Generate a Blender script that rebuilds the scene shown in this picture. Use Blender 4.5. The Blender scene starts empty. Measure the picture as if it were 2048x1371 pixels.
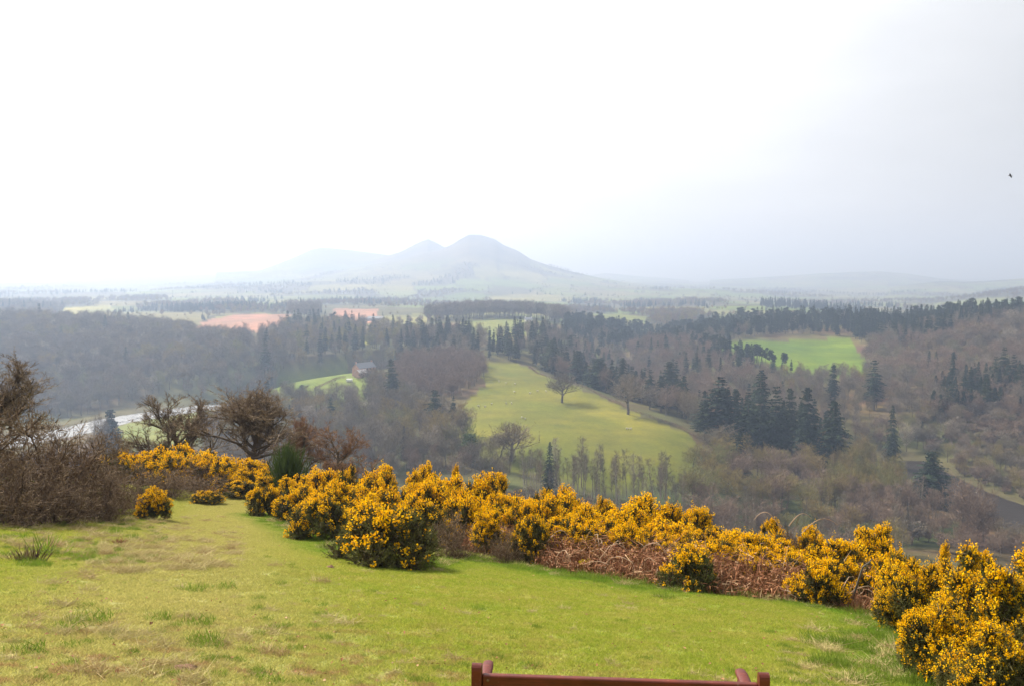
import bpy, math, random
import numpy as np
from mathutils import Vector, Matrix, Euler

# ------------------------------------------------------------------ camera, sky, sun, exposure
sc = bpy.context.scene
PITCH = math.radians(4.47); FPX = 1700.0; CX, CY = 1024.0, 685.5
CAM_Z = 105.0                                   # the river lies at about z = 3
cam_d = bpy.data.cameras.new('camera'); cam = bpy.data.objects.new('camera', cam_d)
sc.collection.objects.link(cam); sc.camera = cam
cam.location = (0, 0, CAM_Z); cam.rotation_euler = (math.pi/2 - PITCH, 0, 0)
cam_d.sensor_width = 36.0; cam_d.lens = 36.0*FPX/2048.0
cam_d.clip_start = 0.05; cam_d.clip_end = 60000.0

SUN_AZ = math.radians(-50.0)                    # measured from the view direction, negative = to the left
SUN_EL = math.radians(41.0)
SUN_DIR = Vector((math.sin(SUN_AZ)*math.cos(SUN_EL), math.cos(SUN_AZ)*math.cos(SUN_EL), math.sin(SUN_EL)))
sun_d = bpy.data.lights.new('sun', 'SUN'); sun = bpy.data.objects.new('sun', sun_d)
sc.collection.objects.link(sun)
sun_d.energy = 5.0; sun_d.angle = math.radians(0.8); sun_d.color = (1.0, 0.93, 0.80)
sun.rotation_euler = (-SUN_DIR).to_track_quat('-Z', 'Y').to_euler()

world = bpy.data.worlds.new('World'); sc.world = world; world.use_nodes = True
wn = world.node_tree.nodes; wl = world.node_tree.links; wn.clear()
w_out = wn.new('ShaderNodeOutputWorld'); w_bg = wn.new('ShaderNodeBackground'); w_bg.inputs['Strength'].default_value = 0.05
w_sky = wn.new('ShaderNodeTexSky'); w_sky.sky_type = 'NISHITA'; w_sky.sun_disc = False
w_sky.sun_elevation = SUN_EL; w_sky.sun_rotation = SUN_AZ
w_sky.air_density = 1.0; w_sky.dust_density = 5.0; w_sky.ozone_density = 1.0
# a thin even veil of high cloud over the clear sky, brighter toward the sun, with faint streaks
w_geo = wn.new('ShaderNodeTexCoord')
w_dot = wn.new('ShaderNodeVectorMath'); w_dot.operation = 'DOT_PRODUCT'; w_dot.inputs[1].default_value = SUN_DIR
wl.new(w_geo.outputs['Generated'], w_dot.inputs[0])
w_rng = wn.new('ShaderNodeMapRange'); w_rng.inputs['From Min'].default_value = 0.15; w_rng.inputs['From Max'].default_value = 1.0
w_rng.inputs['To Min'].default_value = 0.0; w_rng.inputs['To Max'].default_value = 1.0
wl.new(w_dot.outputs['Value'], w_rng.inputs['Value'])
w_pow = wn.new('ShaderNodeMath'); w_pow.operation = 'POWER'; w_pow.inputs[1].default_value = 1.5
wl.new(w_rng.outputs[0], w_pow.inputs[0])
w_map = wn.new('ShaderNodeMapping'); w_map.inputs['Scale'].default_value = (1.5, 1.5, 5.0)
wl.new(w_geo.outputs['Generated'], w_map.inputs['Vector'])
w_noi = wn.new('ShaderNodeTexNoise'); w_noi.inputs['Scale'].default_value = 1.6; w_noi.inputs['Detail'].default_value = 5.0
wl.new(w_map.outputs[0], w_noi.inputs['Vector'])
w_nr = wn.new('ShaderNodeMapRange'); w_nr.inputs['From Min'].default_value = 0.3; w_nr.inputs['From Max'].default_value = 0.7
w_nr.inputs['To Min'].default_value = 0.88; w_nr.inputs['To Max'].default_value = 1.10
wl.new(w_noi.outputs['Fac'], w_nr.inputs['Value'])
w_sc = wn.new('ShaderNodeMath'); w_sc.operation = 'MULTIPLY_ADD'
w_sc.inputs[1].default_value = 20.0; w_sc.inputs[2].default_value = 9.2
wl.new(w_pow.outputs[0], w_sc.inputs[0])
w_m2 = wn.new('ShaderNodeMath'); w_m2.operation = 'MULTIPLY'
wl.new(w_sc.outputs[0], w_m2.inputs[0]); wl.new(w_nr.outputs[0], w_m2.inputs[1])
w_col = wn.new('ShaderNodeVectorMath'); w_col.operation = 'SCALE'; w_col.inputs[0].default_value = (1.0, 1.0, 1.0)
wl.new(w_m2.outputs[0], w_col.inputs['Scale'])
w_mix = wn.new('ShaderNodeMix'); w_mix.data_type = 'RGBA'; w_mix.inputs['Factor'].default_value = 0.85
wl.new(w_sky.outputs[0], w_mix.inputs['A']); wl.new(w_col.outputs[0], w_mix.inputs['B'])
wl.new(w_mix.outputs['Result'], w_bg.inputs['Color']); wl.new(w_bg.outputs[0], w_out.inputs['Surface'])

sc.view_settings.view_transform = 'Standard'; sc.view_settings.look = 'None'
sc.view_settings.exposure = 0.9; sc.view_settings.gamma = 1.0; sc.view_settings.use_curve_mapping = False
sc.render.engine = 'CYCLES'
cy = sc.cycles
cy.max_bounces = 4; cy.diffuse_bounces = 1; cy.glossy_bounces = 1; cy.transmission_bounces = 1
cy.volume_bounces = 0; cy.transparent_max_bounces = 4
cy.use_denoising = True; cy.sample_clamp_indirect = 4.0
cy.caustics_reflective = False; cy.caustics_refractive = False

C = sc.collection
rng = np.random.default_rng(7)
SP, CP = math.sin(PITCH), math.cos(PITCH)

# ------------------------------------------------------------------ helpers: noise, terrain
def _hash(ix, iy, seed):
    h = (ix.astype(np.int64)*374761393 + iy.astype(np.int64)*668265263 + seed*974711) & 0x7fffffff
    h = ((h ^ (h >> 13))*1274126177) & 0x7fffffff
    return ((h ^ (h >> 16)) & 0xffff)/65535.0
def vnoise(x, y, seed=0):
    x = np.asarray(x, float); y = np.asarray(y, float)
    ix, iy = np.floor(x), np.floor(y); fx, fy = x-ix, y-iy
    fx = fx*fx*(3-2*fx); fy = fy*fy*(3-2*fy)
    a, b = _hash(ix, iy, seed), _hash(ix+1, iy, seed); c, d = _hash(ix, iy+1, seed), _hash(ix+1, iy+1, seed)
    return (a*(1-fx)+b*fx)*(1-fy) + (c*(1-fx)+d*fx)*fy - 0.5
def fbm(x, y, seed=0, octv=4):
    s = 0; a = 1.0
    for k in range(octv):
        s = s + a*vnoise(np.asarray(x)*2**k, np.asarray(y)*2**k, seed+k*17); a *= 0.5
    return s
def smooth(a, b, t):
    t = np.clip((t-a)/(b-a), 0, 1); return t*t*(3-2*t)
def pix_z(py, Y):                                # height (relative to the eye) of image row py at depth Y
    v = (CY-py)/FPX
    return Y*(v*CP-SP)/(CP+v*SP)
def pix_x(px, Y, z):                             # lateral position of image column px at depth Y, height z
    return (px-CX)/FPX*(Y*CP - z*SP)

# visible ground: (column, row, depth in metres) - surveyed from the view; hidden ground: (column, None, depth, drop)
CTRL = [
 # hillside under the viewpoint
 (-300,None,45,10.8),(100,None,45,10.9),(480,None,45,11.3),(750,None,45,12.6),(1024,None,45,15),(1500,None,45,16.5),(2048,None,45,18),(2500,None,45,19),
 (-300,None,90,30),(300,None,90,31),(1024,None,90,32),(1700,None,90,35),(2400,None,90,36),
 (-300,None,170,60),(300,None,170,60),(1024,None,170,60),(1700,None,170,66),(2400,None,170,68),
 (-300,None,250,84),(300,None,250,84),(800,None,250,80),(1200,None,250,80),(1700,None,250,92),(2300,None,250,95),
 (-400,None,380,97),(100,None,400,98),(500,None,380,95),
 # the pasture tongue
 (1200,None,311,86),(1200,945,343),(1380,None,330,88),(1257,862,424),(1390,880,412),(1125,805,494),(1257,825,466),(990,728,638),(1060,735,620),
 (940,815,480),(1000,880,400),(900,900,385),(1350,850,440),(1180,770,560),
 # below the farm
 (640,940,384),(760,860,460),(600,830,520),(640,795,560),(720,750,632),(600,757,640),(850,790,545),(880,720,650),(800,715,680),
 # river reach at the left and the far bank
 (240,838,598),(120,870,530),(340,812,650),(290,868,512),(-200,900,480),(0,870,520),(420,800,660),
 (150,795,680),(400,780,690),(200,720,770),(450,720,760),(0,720,760),(-300,760,700),(200,650,980),(-200,650,980),(480,672,900),
 (380,655,1120),(570,640,1180),(480,626,1400),(710,640,1220),(710,620,1450),(150,628,1500),(-200,625,1500),
 (100,600,2300),(-300,600,2300),(450,600,2300),(100,575,4200),(-400,575,4200),(500,572,4000),(100,549,10000),(-400,549,10000),(100,541,19000),(-400,541,19000),(500,541,19000),
 # middle distance
 (760,700,760),(700,680,860),(640,675,900),(950,690,760),(1100,690,770),(930,665,930),(1080,660,960),(1000,640,1100),(1000,620,1350),
 (1230,None,640,92),(1230,None,760,96),(1300,None,900,88),(1200,665,1000),(1200,640,1300),
 (1100,612,2200),(1150,585,3100),(850,590,2800),(700,600,2400),(1350,600,2600),(1400,585,3600),(950,565,3700),(700,570,3700),
 # right: wood, green field, ridge
 (1450,900,426),(1450,820,545),(1600,760,648),(1430,692,815),(1700,682,822),(1735,752,660),(1600,712,740),(1560,672,880),(1300,680,850),(1500,640,1150),(1700,645,1000),
 (1500,None,330,95),(1750,1090,304),(1650,960,395),(1850,1060,318),(2020,1030,357),(2200,1060,330),(1900,985,395),(1880,930,425),(2040,930,430),(1900,870,470),(2300,930,440),
 (1900,760,600),(1900,690,716),(1950,645,812),(2048,640,830),(2300,640,860),(1800,655,880),(2048,None,1050,70),(1800,None,1150,80),(2300,None,1100,60),
 (1600,622,1500),(1600,608,2200),(1900,608,2400),(2300,590,2600),(1700,595,3500),(2048,588,3300),(2400,580,3300),(1700,575,6000),(2100,573,6000),(1500,575,5500),
 (1400,560,12000),(1700,556,14000),(2048,556,14000),(2500,556,14000),(1024,548,19000),(1600,552,19000),(2400,552,19000),
]
def _rb(x, y):
    a = np.degrees(np.arctan2(x, np.maximum(y, 1e-3))); r = np.hypot(x, y)
    return np.stack([np.clip(a, -48, 48)/11.0, np.log(np.maximum(r, 1.0))*1.9], -1)
_P, _D = [], []
for c in CTRL:
    if c[1] is None: drop = c[3]
    else: drop = -float(pix_z(c[1], c[2]))
    x = float(pix_x(c[0], c[2], -drop)); _P.append((x, c[2])); _D.append(drop)
def plane_drop(x, y):
    return 1.83 + 0.248*y + 0.08*x
for a in range(-50, 51, 10):
    for r in (24, 32):
        x, y = r*math.sin(math.radians(a)), r*math.cos(math.radians(a)); _P.append((x, y)); _D.append(plane_drop(x, y))
_P = np.array(_P); _D = np.array(_D); _Q = _rb(_P[:, 0], _P[:, 1])
def _phi(r): return r*r*np.log(np.maximum(r, 1e-9))
n_ = len(_Q); _A = np.zeros((n_+3, n_+3))
_A[:n_, :n_] = _phi(np.linalg.norm(_Q[:, None]-_Q[None], axis=-1)) + np.eye(n_)*0.02
_A[:n_, n_:] = np.c_[np.ones(n_), _Q]; _A[n_:, :n_] = _A[:n_, n_:].T
_W = np.linalg.solve(_A, np.r_[_D, 0, 0, 0])

# three summits far off: silhouette (column, row) and depth; every one a hill with a front and a back
HILLS = [
 (5900, 900, [(430,545),(520,541),(560,527),(600,511),(625,499),(645,495),(700,500),(760,508),(830,520),(930,545)]),
 (5400, 620, [(640,548),(740,522),(800,505),(835,487),(856,478),(872,485),(888,494),(930,510),(1000,545)]),
 (4900, 760, [(560,560),(660,545),(740,530),(820,515),(880,500),(905,490),(922,479),(938,471),(962,471),(990,479),(1008,491),(1036,502),(1062,519),(1100,532),(1150,545),(1200,556),(1260,566),(1330,575),(1400,584)]),
 (7600, 1500, [(1420,560),(1500,556),(1580,551),(1640,547),(1700,544),(1760,543),(1820,548),(1880,557),(1950,563)]),
 (5200, 900, [(1780,575),(1840,567),(1880,562),(1930,564),(1990,561),(2060,556),(2200,552),(2400,556)]),
 (2500, 420, [(1880,604),(1950,594),(2010,585),(2070,577),(2150,566),(2300,562),(2500,570)]),
 (9000, 1500, [(1150,556),(1210,546),(1280,553),(1330,556),(1380,561)]),
]
RIVER_L = [(760,700),(600,690),(470,672),(400,657),(320,632),(230,600),(120,548),(0,512),(-250,470),(-700,440)]
RIVER_R = [(2600,290),(2200,338),(2040,354),(1950,378),(1880,405),(1820,440),(1780,470)]
def _river_xy(pts):
    return np.array([(pix_x(a, Y, -102.0), Y) for a, Y in pts])
RIV = [(_river_xy(RIVER_L), 16.0), (_river_xy(RIVER_R), 21.0)]
def poly_dist(x, y, line):
    d = np.full(np.shape(x), 1e9)
    for (ax, ay), (bx, by) in zip(line[:-1], line[1:]):
        dx, dy = bx-ax, by-ay; t = np.clip(((x-ax)*dx+(y-ay)*dy)/(dx*dx+dy*dy), 0, 1)
        d = np.minimum(d, np.hypot(x-ax-t*dx, y-ay-t*dy))
    return d
WATER_DROP = 102.0
def drop_at(x, y):
    x = np.asarray(x, float); y = np.asarray(y, float); shp = x.shape
    x = x.ravel(); y = y.ravel(); out = np.empty_like(x)
    for i in range(0, len(x), 60000):
        q = _rb(x[i:i+60000], y[i:i+60000])
        k = _phi(np.linalg.norm(q[:, None]-_Q[None], axis=-1))
        out[i:i+60000] = k@_W[:n_] + _W[n_] + q@_W[n_+1:]
    r = np.hypot(x, y); a = np.abs(np.degrees(np.arctan2(x, y)))
    out = out - fbm(x/160, y/160, 3)*np.clip((r-200)/500, 0, 1)*6.0 - fbm(x/900, y/900, 9)*np.clip((r-1500)/2500, 0, 1)*22.0
    for Y0, wid, prof in (HILLS if r.max() > 1500 else ()):
        u = x/np.maximum(y, 1.0)*FPX*1.0/CP + CX
        py = np.interp(u, [p[0] for p in prof], [p[1] for p in prof], left=620, right=620)
        edge = smooth(prof[0][0]-90, prof[0][0], u)*(1-smooth(prof[-1][0], prof[-1][0]+90, u))
        top = pix_z(py, Y0)
        yy = (y-Y0-fbm(x/500, x*0+3.3, 5)*140)/wid
        f = np.where(y > 10, np.exp(-np.abs(yy)**1.6), 0)*edge
        rough = 1 - 0.10*fbm(x/260, y/260, 11)*np.clip(np.abs(yy)*3, 0, 1)
        h = -out + (top + out)*f*rough
        out = -np.where(f > 0.002, np.maximum(-out, h), -out)
    for line, hw in RIV:
        d = poly_dist(x, y, line)
        k = 1-smooth(hw, hw+38, d)
        bank = WATER_DROP + np.where(d < hw, 2.0*(1-(d/hw)**2)+0.0, -1.2*smooth(hw, hw+10, d) - 0.6*0)
        out = out*(1-k) + np.maximum(bank, np.minimum(out, bank+0.0))*k
    near = plane_drop(x, y) - fbm(x/4.0, y/4.0, 21, 2)*0.14 - fbm(x/0.9, y/0.9, 22, 2)*0.012
    w = smooth(24, 33, r)
    out = near*(1-w) + out*w
    back = -2.0 - 0.03*np.maximum(-y, 0) + 0.02*np.abs(x)*0
    wb = smooth(58, 100, a)*smooth(14, 60, r)
    return (out*(1-wb) + back*wb).reshape(shp)
def gz(x, y): return float(CAM_Z - drop_at(np.array([x]), np.array([y]))[0])
def gzs(x, y): return CAM_Z - drop_at(x, y)
def at(px, Y):                                   # ground position under image column px at depth Y
    z = -20.0
    for _ in range(4):
        x = pix_x(px, Y, z); z = -float(drop_at(np.array([x]), np.array([Y]))[0])
    return float(x), float(Y), CAM_Z + z
def ats(px, Y):
    z = np.full(np.shape(px), -60.0)
    for _ in range(4):
        x = pix_x(np.asarray(px), np.asarray(Y), z); z = -drop_at(x, np.asarray(Y, float))
    return x, np.asarray(Y, float), CAM_Z + z
def hit(px, py, y0=6.0, y1=3000.0):              # where the sight line through a pixel first meets the ground
    Y = np.exp(np.linspace(math.log(y0), math.log(y1), 900)); z = pix_z(py, Y); x = pix_x(px, Y, z)
    g = -drop_at(x, Y); k = np.argmax(z < g)
    return float(x[k]), float(Y[k]), CAM_Z+float(g[k])
def hits(px, py):                                # the same, in one go, for points on the near slope
    px = np.asarray(px, float); py = np.asarray(py, float); k = pix_z(py, 1.0); u = (px-CX)/FPX*(CP-k*SP)
    Y = 1.83/np.maximum(-k-.248-.08*u, .03); X = u*Y
    return np.stack([X, Y, gzs(X, Y)], 1)
def top_z(py, Y): return CAM_Z + float(pix_z(py, Y))
def in_poly(x, y, poly):
    x = np.asarray(x); y = np.asarray(y); ins = np.zeros(x.shape, bool); n = len(poly)
    for i in range(n):
        x0, y0 = poly[i]; x1, y1 = poly[(i+1) % n]
        if y0 == y1: continue
        ins ^= ((y0 > y) != (y1 > y)) & (x < (x1-x0)*(y-y0)/(y1-y0)+x0)
    return ins

# ------------------------------------------------------------------ helpers: meshes and objects
class MB:
    def __init__(s): s.v = []; s.f3 = []; s.f4 = []; s.n = 0
    def add(s, v, f):
        v = np.asarray(v, float).reshape(-1, 3); f = np.asarray(f, np.int64)
        (s.f3 if f.shape[1] == 3 else s.f4).append(f+s.n); s.v.append(v); s.n += len(v); return s
    def mesh(s, name, mats, smooth_=False):
        me = bpy.data.meshes.new(name)
        v = np.concatenate(s.v); f3 = np.concatenate(s.f3) if s.f3 else np.zeros((0, 3), np.int64); f4 = np.concatenate(s.f4) if s.f4 else np.zeros((0, 4), np.int64)
        fill_mesh(me, v, f3, f4, smooth_)
        for m in (mats if isinstance(mats, (list, tuple)) else [mats]): me.materials.append(m)
        return me
def fill_mesh(me, v, f3, f4, smooth_=False):
    me.vertices.add(len(v)); me.vertices.foreach_set('co', np.ascontiguousarray(v, np.float32).ravel())
    lo = np.r_[f3.ravel(), f4.ravel()].astype(np.int32); me.loops.add(len(lo)); me.loops.foreach_set('vertex_index', lo)
    tot = np.r_[np.full(len(f3), 3), np.full(len(f4), 4)].astype(np.int32); st = np.r_[0, np.cumsum(tot)[:-1]].astype(np.int32)
    me.polygons.add(len(tot)); me.polygons.foreach_set('loop_start', st); me.polygons.foreach_set('loop_total', tot)
    me.polygons.foreach_set('use_smooth', np.full(len(tot), bool(smooth_)))
    me.update(calc_edges=True)
def obj(name, me, parent=None, loc=None):
    o = bpy.data.objects.new(name, me); C.objects.link(o)
    if parent is not None: o.parent = parent
    if loc is not None: o.location = loc
    return o
def tag(o, label=None, cat=None, group=None, kind=None):
    if label: o['label'] = label
    if cat: o['category'] = cat
    if group: o['group'] = group
    if kind: o['kind'] = kind
    return o
def empty(name, loc=(0, 0, 0)):
    o = bpy.data.objects.new(name, None); o.empty_display_size = 0.2; C.objects.link(o); o.location = loc; return o
def norm(a): return a/np.maximum(np.linalg.norm(a, axis=-1, keepdims=True), 1e-9)
def rdir(n, r): return norm(r.normal(size=(n, 3)))
def blades(mb, p0, p1, w, r, mid=None):          # thin pointed blades p0 -> p1 (optionally bent through mid)
    n = len(p0); w = np.broadcast_to(np.asarray(w, float), (n,))[:, None]
    side = norm(np.cross(p1-p0, rdir(n, r)))*w*0.5
    if mid is None:
        v = np.stack([p0-side, p0+side, p1], 1).reshape(-1, 3); mb.add(v, np.arange(n*3).reshape(-1, 3))
    else:
        v = np.stack([p0-side, p0+side, mid+side*0.8, mid-side*0.8, p1], 1).reshape(-1, 3); b = np.arange(n)[:, None]*5
        mb.add(v, np.concatenate([b+[0, 1, 2], b+[0, 2, 3], b+[3, 2, 4]]))
def tubes(mb, paths, radii, sides):              # paths (n,k,3), radii (n,k)
    paths = np.asarray(paths); radii = np.asarray(radii); n, k, _ = paths.shape
    t = norm(np.gradient(paths, axis=1)); ref = np.where(np.abs(t[:, :1, 2:3]) > 0.9, np.array([1., 0, 0]), np.array([0, 0, 1.]))
    ref = np.broadcast_to(ref, t.shape); a = norm(np.cross(t, ref)); b = np.cross(t, a)
    an = np.arange(sides)*2*math.pi/sides
    v = paths[:, :, None, :] + radii[:, :, None, None]*(a[:, :, None, :]*np.cos(an)[None, None, :, None] + b[:, :, None, :]*np.sin(an)[None, None, :, None])
    base = (np.arange(n)*k*sides)[:, None, None]; i = np.arange(k-1)[None, :, None]*sides; j = np.arange(sides)[None, None, :]; j2 = (j+1) % sides
    f = np.stack([base+i+j, base+i+j2, base+i+sides+j2, base+i+sides+j], -1).reshape(-1, 4)
    mb.add(v.reshape(-1, 3), f)
def box(mb, x0, x1, y0, y1, z0, z1):
    v = [(x0, y0, z0), (x1, y0, z0), (x1, y1, z0), (x0, y1, z0), (x0, y0, z1), (x1, y0, z1), (x1, y1, z1), (x0, y1, z1)]
    mb.add(v, [(0, 3, 2, 1), (4, 5, 6, 7), (0, 1, 5, 4), (1, 2, 6, 5), (2, 3, 7, 6), (3, 0, 4, 7)])
def scatter(name, pts, rot, scl, idx, protos):   # one 'stuff' object that instances prototypes on points
    me = bpy.data.meshes.new(name); me.vertices.add(len(pts)); me.vertices.foreach_set('co', np.ascontiguousarray(pts, np.float32).ravel())
    for nm, ty, key, dat in (('rot', 'FLOAT_VECTOR', 'vector', rot), ('scl', 'FLOAT_VECTOR', 'vector', scl), ('idx', 'INT', 'value', idx)):
        at_ = me.attributes.new(nm, ty, 'POINT'); at_.data.foreach_set(key, np.ascontiguousarray(dat, np.int32 if ty == 'INT' else np.float32).ravel())
    o = obj(name, me); ng = bpy.data.node_groups.new(name, 'GeometryNodeTree')
    ng.interface.new_socket('Geometry', in_out='INPUT', socket_type='NodeSocketGeometry'); ng.interface.new_socket('Geometry', in_out='OUTPUT', socket_type='NodeSocketGeometry')
    N = ng.nodes; L = ng.links; gi = N.new('NodeGroupInput'); go = N.new('NodeGroupOutput'); jo = N.new('GeometryNodeJoinGeometry')
    def attr(nm, ty):
        q = N.new('GeometryNodeInputNamedAttribute'); q.data_type = ty; q.inputs['Name'].default_value = nm; return q
    ar, as_, ai = attr('rot', 'FLOAT_VECTOR'), attr('scl', 'FLOAT_VECTOR'), attr('idx', 'INT')
    er = N.new('FunctionNodeEulerToRotation'); L.new(ar.outputs['Attribute'], er.inputs[0])
    for k, p in enumerate(protos):
        cmp_ = N.new('FunctionNodeCompare'); cmp_.data_type = 'INT'; cmp_.operation = 'EQUAL'
        ins = [s for s in cmp_.inputs if s.type == 'INT']; L.new(ai.outputs['Attribute'], ins[0]); ins[1].default_value = k
        oi = N.new('GeometryNodeObjectInfo'); oi.inputs['Object'].default_value = p; oi.inputs['As Instance'].default_value = True
        ip = N.new('GeometryNodeInstanceOnPoints'); L.new(gi.outputs[0], ip.inputs['Points']); L.new(cmp_.outputs[0], ip.inputs['Selection'])
        L.new(oi.outputs['Geometry'], ip.inputs['Instance']); L.new(er.outputs[0], ip.inputs['Rotation']); L.new(as_.outputs['Attribute'], ip.inputs['Scale'])
        L.new(ip.outputs[0], jo.inputs[0])
    L.new(jo.outputs[0], go.inputs[0])
    m = o.modifiers.new('scatter', 'NODES'); m.node_group = ng
    return tag(o, kind='stuff')

# ------------------------------------------------------------------ materials
def new_mat(name):
    m = bpy.data.materials.new(name); m.use_nodes = True; nt = m.node_tree; nt.nodes.clear()
    out = nt.nodes.new('ShaderNodeOutputMaterial'); b = nt.nodes.new('ShaderNodeBsdfPrincipled'); nt.links.new(b.outputs[0], out.inputs['Surface'])
    b.inputs['Roughness'].default_value = 0.85; b.inputs['Specular IOR Level'].default_value = 0.2
    return m, nt, b, out
def ramp(nt, stops, src, interp='LINEAR'):
    r = nt.nodes.new('ShaderNodeValToRGB'); r.color_ramp.interpolation = interp
    el = r.color_ramp.elements
    while len(el) < len(stops): el.new(0.5)
    for e, (p, c) in zip(el, stops): e.position = p; e.color = (*c, 1)
    nt.links.new(src, r.inputs['Fac']); return r
def noise(nt, scale, detail=3.0, vec=None, rough=0.6):
    n = nt.nodes.new('ShaderNodeTexNoise'); n.inputs['Scale'].default_value = scale; n.inputs['Detail'].default_value = detail; n.inputs['Roughness'].default_value = rough
    if vec is not None: nt.links.new(vec, n.inputs['Vector'])
    return n
def mixc(nt, fac, a, b, mode='MIX'):
    m = nt.nodes.new('ShaderNodeMix'); m.data_type = 'RGBA'; m.blend_type = mode
    for s, x in ((m.inputs['Factor'], fac), (m.inputs['A'], a), (m.inputs['B'], b)):
        if hasattr(x, 'links'): nt.links.new(x, s)
        elif isinstance(x, (int, float)): s.default_value = x
        else: s.default_value = (*x, 1)
    return m.outputs['Result']
def rand_mat(name, stops, rough=0.85, transl=0.0, nscale=None, namp=0.35):
    """colour picked per object from a ramp, broken up by object-space noise; optional light through the leaf"""
    m, nt, b, out = new_mat(name); oi = nt.nodes.new('ShaderNodeObjectInfo')
    r = ramp(nt, stops, oi.outputs['Random']); col = r.outputs['Color']
    if nscale:
        tc = nt.nodes.new('ShaderNodeTexCoord'); n = noise(nt, nscale, 2.0, tc.outputs['Object'])
        k = nt.nodes.new('ShaderNodeMapRange'); k.inputs['From Min'].default_value = 0.3; k.inputs['From Max'].default_value = 0.7
        k.inputs['To Min'].default_value = 1-namp; k.inputs['To Max'].default_value = 1+namp; nt.links.new(n.outputs['Fac'], k.inputs['Value'])
        s = nt.nodes.new('ShaderNodeVectorMath'); s.operation = 'SCALE'; nt.links.new(col, s.inputs[0]); nt.links.new(k.outputs[0], s.inputs['Scale']); col = s.outputs[0]
    nt.links.new(col, b.inputs['Base Color']); b.inputs['Roughness'].default_value = rough
    if transl > 0:
        t = nt.nodes.new('ShaderNodeBsdfTranslucent'); nt.links.new(col, t.inputs['Color'])
        mx = nt.nodes.new('ShaderNodeMixShader'); mx.inputs[0].default_value = transl
        nt.links.new(b.outputs[0], mx.inputs[1]); nt.links.new(t.outputs[0], mx.inputs[2]); nt.links.new(mx.outputs[0], out.inputs['Surface'])
    return m
def flat(name, col, rough=0.8, spec=0.2):
    m, nt, b, out = new_mat(name); b.inputs['Base Color'].default_value = (*col, 1); b.inputs['Roughness'].default_value = rough; b.inputs['Specular IOR Level'].default_value = spec
    return m

M = {}
M['bark'] = rand_mat('bark', [(0, (.10, .085, .065)), (1, (.15, .125, .10))], nscale=1.5)
M['birch_bark'] = rand_mat('birch_bark', [(0, (.22, .19, .16)), (1, (.34, .30, .26))], nscale=1.0)
M['twig_grey'] = rand_mat('twig_grey', [(0, (.11, .09, .068)), (.25, (.185, .15, .112)), (.45, (.135, .115, .078)), (.62, (.20, .15, .09)), (.78, (.16, .15, .085)), (.88, (.155, .115, .082)), (1, (.30, .26, .20))], nscale=.3)
M['twig_plum'] = rand_mat('twig_plum', [(0, (.165, .115, .082)), (.5, (.21, .15, .108)), (1, (.18, .12, .082))], nscale=.3)
M['twig_bud'] = rand_mat('twig_bud', [(0, (.20, .14, .06)), (.5, (.215, .17, .055)), (1, (.165, .165, .055))], transl=.2, nscale=.3)
M['oak_limb'] = flat('oak_limb', (.105, .075, .05))

def island_mat(name, stops):                     # every twig its own tone
    m, nt, b, out = new_mat(name); g = nt.nodes.new('ShaderNodeNewGeometry'); r = ramp(nt, stops, g.outputs['Random Per Island']); nt.links.new(r.outputs[0], b.inputs['Base Color']); return m
M['thorn'] = island_mat('thorn', [(0, (.055, .036, .024)), (.4, (.13, .082, .046)), (.75, (.22, .145, .085)), (1, (.38, .28, .18))])
M['twig_oak'] = island_mat('twig_oak', [(0, (.09, .062, .04)), (.5, (.18, .125, .075)), (1, (.36, .26, .155))]); M['twig_red'] = island_mat('twig_red', [(0, (.12, .06, .035)), (.5, (.22, .11, .055)), (1, (.34, .19, .09))])
M['needle'] = rand_mat('needle', [(0, (.017, .030, .017)), (.4, (.027, .044, .018)), (.7, (.022, .034, .013)), (1, (.046, .060, .022))], nscale=.25, namp=.45, transl=.1)
M['ivy'] = rand_mat('ivy', [(0, (.07, .10, .03)), (1, (.10, .13, .035))], nscale=.3, transl=.2)
M['gorse_green'] = rand_mat('gorse_green', [(0, (.075, .088, .022)), (.5, (.105, .105, .026)), (1, (.12, .10, .03))], nscale=2.5, namp=.5, transl=.2)
M['gorse_dark'] = rand_mat('gorse_dark', [(0, (.060, .052, .018)), (1, (.085, .062, .026))], nscale=3.0, namp=.4)
M['gorse_wood'] = flat('gorse_wood', (.14, .10, .065))
M['broom'] = rand_mat('broom', [(0, (.06, .09, .02)), (1, (.06, .09, .02))], nscale=3.0, transl=.2)
def flower_mat():
    m, nt, b, out = new_mat('gorse_flower'); tc = nt.nodes.new('ShaderNodeTexCoord'); n = noise(nt, 9.0, 2.0, tc.outputs['Object'])
    r = ramp(nt, [(.3, (.80, .36, .002)), (.5, (.92, .50, .003)), (.72, (.95, .62, .008))], n.outputs['Fac'])
    nt.links.new(r.outputs[0], b.inputs['Base Color']); b.inputs['Roughness'].default_value = .8; b.inputs['Specular IOR Level'].default_value = .02
    t = nt.nodes.new('ShaderNodeBsdfTranslucent'); nt.links.new(r.outputs[0], t.inputs['Color'])
    mx = nt.nodes.new('ShaderNodeMixShader'); mx.inputs[0].default_value = .3
    nt.links.new(b.outputs[0], mx.inputs[1]); nt.links.new(t.outputs[0], mx.inputs[2]); nt.links.new(mx.outputs[0], out.inputs['Surface'])
    return m
M['gorse_flower'] = flower_mat()
def bracken_mat():
    m, nt, b, out = new_mat('bracken'); g = nt.nodes.new('ShaderNodeNewGeometry')
    r = ramp(nt, [(0, (.16, .062, .03)), (.45, (.24, .10, .045)), (.8, (.31, .155, .075)), (1, (.46, .31, .18))], g.outputs['Random Per Island'])
    nt.links.new(r.outputs[0], b.inputs['Base Color']); return m
M['bracken'] = bracken_mat()
M['cane'] = flat('cane', (.42, .29, .19), .7)
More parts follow.
